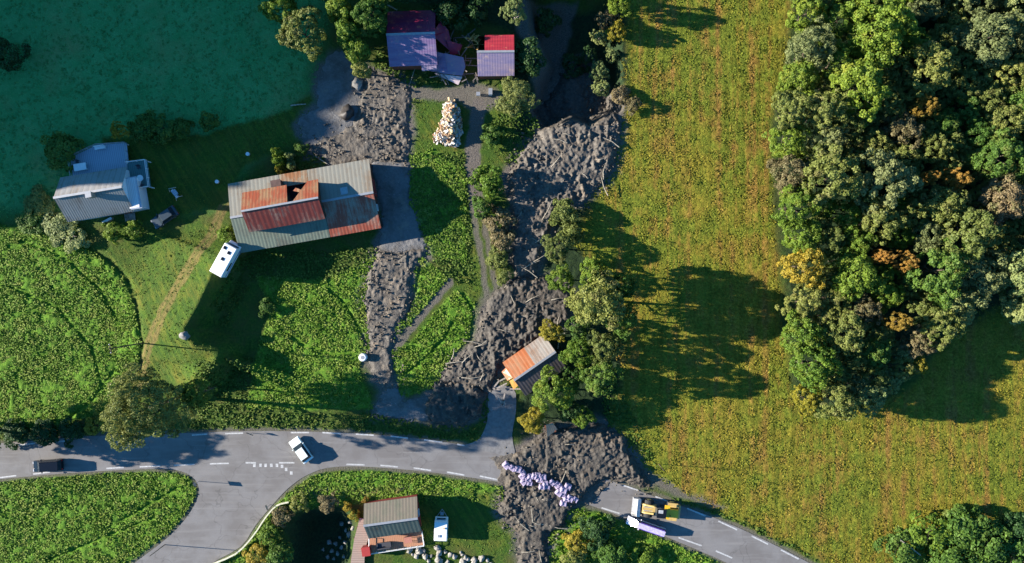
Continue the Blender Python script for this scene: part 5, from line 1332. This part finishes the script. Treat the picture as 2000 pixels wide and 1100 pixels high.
MB().box(-2.95, 0, 1.1, 0.4, 2.1, 0.9).build('counterweight', M_TAN, e, bev=0.08)
MB().cyl((-1.4, 0.35, 2.3), (-1.4, 0.35, 2.95), 0.07, 8).build('exhaust_pipe', M_BLACK, e)
for a in (-1, 1): MB().box(-1.9, a * 1.02, 1.65, 1.5, 0.66, 0.08).build('mudguard', M_TAN, e)

# ------------------------------------------------------------------ small things
SK = [(245, 250), (345, 290), (440, 310), (520, 370), (500, 440), (562, 452), (530, 530), (605, 490), (645, 430), (705, 425), (632, 545), (765, 415), (800, 480), (850, 445), (890, 540), (835, 600), (915, 610), (1000, 530), (1080, 570), (1130, 590), (1190, 650), (1115, 700), (1190, 730), (1262, 600), (1240, 800), (1190, 870), (1300, 790), (1385, 805)]
M_SACK = plain("woven_sack", (0.37, 0.31, 0.43), 0.8, var=0.35, sc=1.6)
ordn = ['first'] + ORD[1:] + ['nineteenth', 'twentieth', 'twenty-first', 'twenty-second', 'twenty-third', 'twenty-fourth', 'twenty-fifth', 'twenty-sixth', 'twenty-seventh', 'twenty-eighth']
sack0 = None
sm_ = []
for k in range(3):
    m = MB(); m.box(0, 0, 0.42, 1.05, 1.0, 0.84, taper=(0.9, 0.92)); me = m.mesh("big_bag"); me.materials.append(M_SACK)
    lp = MB()
    for a in (-1, 1): lp.tube([(a * 0.42, -0.4, 0.84), (a * 0.3, -0.2, 1.02), (a * 0.3, 0.2, 1.02), (a * 0.42, 0.4, 0.84)], 0.05, 5)
    lp.box(0, 0, 0.87, 0.5, 0.45, 0.1)
    l2 = lp.mesh("lifting_loop"); l2.materials.append(M_SACK); sm_.append((me, l2))
for i, (a, b) in enumerate(SK):
    x, y, z = G(960 + a / 8.46, 880 + b / 8.46, 0.8)
    me, l2 = sm_[i % 3]
    s_ = 0.8 + 0.28 * rgd.random()
    o = link('big_bag', me, None, None, (x, y, z + rgd.uniform(-0.1, 0.35)), rgd.uniform(-0.6, 0.6) - 0.5); o.scale = (s_ * 1.1, s_, 1.0)
    bv = o.modifiers.new("bevel", 'BEVEL'); bv.width = 0.16; bv.segments = 3
    tag(o, f"white lilac sandbag, {ordn[i]} from the left in the row across the buried road", 'sandbag', 'big sandbags laid across the mud')
    link('lifting_loop', l2, None, o)
# bale, tank
x, y, z = G(709, 698, 0.6)
e = MB().cyl((0, 0, -0.1), (0, 0, 1.05), 0.62, 18).build('silage_bale', M_WHITE, None, bev=0.14, loc=(x, y, z)); tag(e, 'white wrapped bale at the edge of the mud tongue', 'bale')
MB().cyl((0, 0, 1.05), (0, 0, 1.07), 0.3, 14).build('wrap_fold', M_GREY, e)
for a, b, lab in ((484, 301, 'white round tub in the shade above the barn'), (424, 355, 'white round tub between the house and the barn')):
    x, y, z = G(a, b, 0.4); e = MB().tube([(0, 0, 0), (0, 0, 0.5)], 0.24, 14, 0.28).build('garden_tub', M_WHITE, None, loc=(x, y, z)); tag(e, lab, 'tub')
    MB().cyl((0, 0, 0.5), (0, 0, 0.55), 0.30, 14).build('lid', M_WHITE, e)
# garden swing by the blue car
x, y, z = G(340, 378, 0.8); e = empty('garden_swing', (x, y, z), -0.9, 'pale blue garden swing seat near the dark blue car', 'garden swing')
MB().box(0, 0, 0.5, 1.5, 0.5, 0.08).build('seat', M_WHITE, e); MB().box(0, 0.25, 0.8, 1.5, 0.06, 0.5).build('backrest', M_DECKBLUE, e)
for a in (-1, 1): MB().tube([(a * 0.85, -0.6, 0), (a * 0.85, 0, 1.5), (a * 0.85, 0.6, 0)], 0.035, 5).build('leg', M_WHITE, e)
MB().box(0.2, 0.35, 1.5, 0.9, 0.7, 0.04).build('sunshade', M_DECKBLUE, e)
# rocks, logs, planks
def rock(label, px, py, r, mat=M_ROCK, seed=1, group=None, name='boulder', sq=(1, 0.8, 0.6)):
    x, y, z = G(px, py, 0.2); o = MB().blob((0, 0, 0.25 * r), r, seed, 0.28, sq, 10).build(name, mat, None, True, loc=(x, y, z), rz=seed); return tag(o, label, 'boulder' if name == 'boulder' else name.replace('_', ' '), group)
rock('pale lumpy boulder on the field track edge', 361, 655, 0.8, M_ROCK, 3)
rock('black boulder lying in the grey blue silt', 679, 222, 1.35, plain("wet_rock", (0.03, 0.025, 0.022), 0.6, var=0.4), 4)
rock('dusty pale boulder beside the lowest narrow tree', 697, 164, 1.0, M_STONE, 8)
WB = [(804, 1078), (818, 1084), (812, 1070), (832, 1090), (870, 1078), (852, 1074), (882, 1088), (896, 1080), (858, 1094), (846, 1086), (910, 1088), (925, 1094), (940, 1090), (952, 1096), (874, 1098), (824, 1075), (900, 1096)]
GS = [(655, 1062), (668, 1070), (660, 1082), (675, 1060), (648, 1076), (672, 1088), (664, 1050), (652, 1092), (682, 1045), (643, 1060), (690, 1032), (676, 1036), (668, 1024), (684, 1020), (640, 1088), (631, 1074)]
WB += [(a + 5, b + 3) for a, b in WB]
for i, (a, b) in enumerate(WB): rock('white boulder in the pile on the bank below the small caravan', a + rgd.uniform(-5, 5), b + rgd.uniform(-4, 4), rgd.uniform(0.25, 0.62), M_STONE, i + 20, 'white boulders below the caravan')
for i, (a, b) in enumerate(GS): rock('pale boulder on the slope between ravine and board walk', a, b, rgd.uniform(0.3, 0.55), M_STONE, i + 50, 'pale boulders beside the ravine')
M_PALEWOOD = wood("weathered_wood", (0.42, 0.37, 0.28), 0.6, 0.5)
for lab, (a, b), (c_, d_), r in (('long pale plank at the edge of the shaded meadow under the olive tree', (596, 102), (631, 100), 0.16), ('pale plank on the shaded meadow left of the silt', (567, 206), (597, 203), 0.13),
                           ('fallen white branch in the lower right scrub', (1745, 1046), (1785, 1076), 0.14), ('grey log leaning on the barn eave in the mud', (615, 305), (642, 322), 0.1),
                           ('white pole lying above the crimson roof', (757, 10), (776, 20), 0.14), ('thin pole on the grass below the crimson roof', (815, 120), (800, 165), 0.07), ('bare trunk lying on the mud above the drive end', (955, 590), (996, 552), 0.12)):
    x0, y0, z0_ = G(a, b, 0.3); x1, y1, z1_ = G(c_, d_, 0.3)
    up_ = 2.3 if 'scrub' in lab else 0.45
    o = MB().tube([(0, 0, 0), ((x1 - x0) * 0.5, (y1 - y0) * 0.5, 0.12 + (z1_ - z0_) * 0.5), (x1 - x0, y1 - y0, z1_ - z0_)], r, 6, r * 0.6).build('plank' if 'plank' in lab else 'log', M_PALEWOOD, None, loc=(x0, y0, z0_ + up_ * 0.4 if up_ < 1 else z0_ + up_))
    tag(o, lab, 'plank' if 'plank' in lab else 'log')
for i in range(46):
    zone = rgd.choice([(960, 560, 1100, 700), (880, 660, 960, 750), (1020, 860, 1240, 950), (990, 400, 1080, 540), (1080, 250, 1200, 380), (1000, 960, 1100, 1090)])
    a, b = rgd.uniform(zone[0], zone[2]), rgd.uniform(zone[1], zone[3]); x, y, z = G(a, b, 0.6); L = rgd.uniform(1.2, 3.4); an = rgd.uniform(0, PI)
    o = MB().tube([(-L / 2, 0, 0.0), (0, rgd.uniform(-0.2, 0.2), 0.2), (L / 2, 0, 0.1)], 0.09, 5, 0.04).build('driftwood', M_PALEWOOD, None, loc=(x, y, z + rgd.uniform(0.5, 0.85)), rz=an)
    tag(o, 'bare stripped branch half sunk in the slide mud', 'branch', 'branches carried down by the mudslide')
x, y, z = G(1075, 838, 1.0); e = empty('broken_crate', (x, y, z + 0.5), 0.4, 'broken tan wooden crate on top of the mud fan', 'crate')
MB().slab([(-0.9, -0.9, 0.8), (1.0, -0.5, 0.5), (0.7, 0.8, 0.9), (-0.4, 1.0, 1.2)], 0.1).build('lid', wood("crate_wood", (0.5, 0.36, 0.24), 0.7, 0.3), e)
MB().box(0, 0, 0.2, 1.4, 1.4, 0.8).build('box_side', M_BROWNWALL, e)
# posts and mast near the yard
for lab, a, b in (('white post beside the round olive tree', 958, 180), ('small white box on the gravel yard', 934, 184)):
    x, y, z = G(a, b, 0.5); o = MB().box(0, 0, 0.5, 0.5, 0.9 if 'post' in lab else 0.45, 1.0 if 'post' in lab else 0.6).build('yard_box', M_WHITE, None, bev=0.03, loc=(x, y, z)); tag(o, lab, 'box')
    MB().box(0, 0, 1.03 if 'post' in lab else 0.83, 0.6, 0.95 if 'post' in lab else 0.55, 0.05).build('lid', M_GREY, o)
M_POLE = wood("pole_wood", (0.10, 0.075, 0.05), 0.6, 0.2)
def pole(label, px, py, h, r=0.13, arm=True, name='utility_pole'):
    x, y, z = G(px, py, 0); e = empty(name, (x, y, z), 0.2, label, 'pole')
    MB().tube([(0, 0, -0.5), (0, 0, h)], r, 8, r * 0.7).build('shaft', M_POLE, e)
    if arm:
        MB().box(0, 0, h - 0.4, 0.1, 1.5, 0.1).build('crossarm', M_POLE, e)
        for a in (-0.6, 0.6): MB().cyl((0, a, h - 0.35), (0, a, h - 0.15), 0.05, 8).build('insulator', M_WHITE, e)
pole('wooden pole at the right edge of the crop field beside the track', 280, 670, 10.5, 0.11)
pole('slim marker pole in the hay field beside the mud fan', 1286, 906, 4.6, 0.06, False, 'marker_pole')
pole('slim post on the grass island beside the junction', 322, 1064, 5.2, 0.07, False, 'marker_pole')
def sign(label, px, py, h, w_, hh, a, mat):
    x, y, z = G(px, py, 0); e = empty('road_sign', (x, y, z), a, label, 'road sign')
    MB().cyl((0, 0, -0.3), (0, 0, h), 0.04, 8).build('post', M_GREY, e)
    p = MB().box(0.05, 0, h - hh / 2, 0.04, w_, hh).build('sign_panel', mat, e, bev=0.01)
    MB().box(0.075, 0, h - hh / 2, 0.01, w_ * 0.84, hh * 0.72).build('sign_face', M_GREY, p)
M_SIGN = plain("sign_back", (0.02, 0.02, 0.022), 0.6)
sign('dark road sign at the tip of the lower left field', 389, 940, 2.3, 0.75, 0.7, 0.5, M_SIGN)
sign('dark low road sign at the upper edge of the main road', 492, 846, 1.3, 1.1, 0.4, 1.2, M_SIGN)
sign('dark road sign beside the guard rail end', 527, 986, 2.0, 0.8, 0.6, 0.4, M_SIGN)
gr = smooth_line(w2([(405, 1104), (462, 1080), (497, 1044), (520, 1010), (542, 986), (566, 979)]), 3)
e = empty('guard_rail', (gr[0][0], gr[0][1], 0), 0, 'pale guard rail curving along the branch road above the ravine', 'guard rail')
m = MB(); c = e.location
for i in range(len(gr) - 1):
    a = Vector((gr[i][0] - c.x, gr[i][1] - c.y, 0)); b = Vector((gr[i + 1][0] - c.x, gr[i + 1][1] - c.y, 0)); d = (b - a).normalized(); n = Vector((-d.y, d.x, 0)) * 0.1

    m.add([a - n + Vector((0, 0, .72)), b - n + Vector((0, 0, .72)), b + n + Vector((0, 0, .72)), a + n + Vector((0, 0, .72)), a - n + Vector((0, 0, .42)), b - n + Vector((0, 0, .42)), b + n + Vector((0, 0, .42)), a + n + Vector((0, 0, .42))],
          [(0, 1, 2, 3), (7, 6, 5, 4), (0, 4, 5, 1), (2, 6, 7, 3)])
m.build('rail', plain("rail_metal", (0.62, 0.60, 0.45), 0.5, var=0.2), e)
for p in gr[::2]: MB().box(p[0] - c.x, p[1] - c.y, 0.2, 0.12, 0.12, 0.9).build('post', M_GREY, e)
print("objects", len(bpy.data.objects))
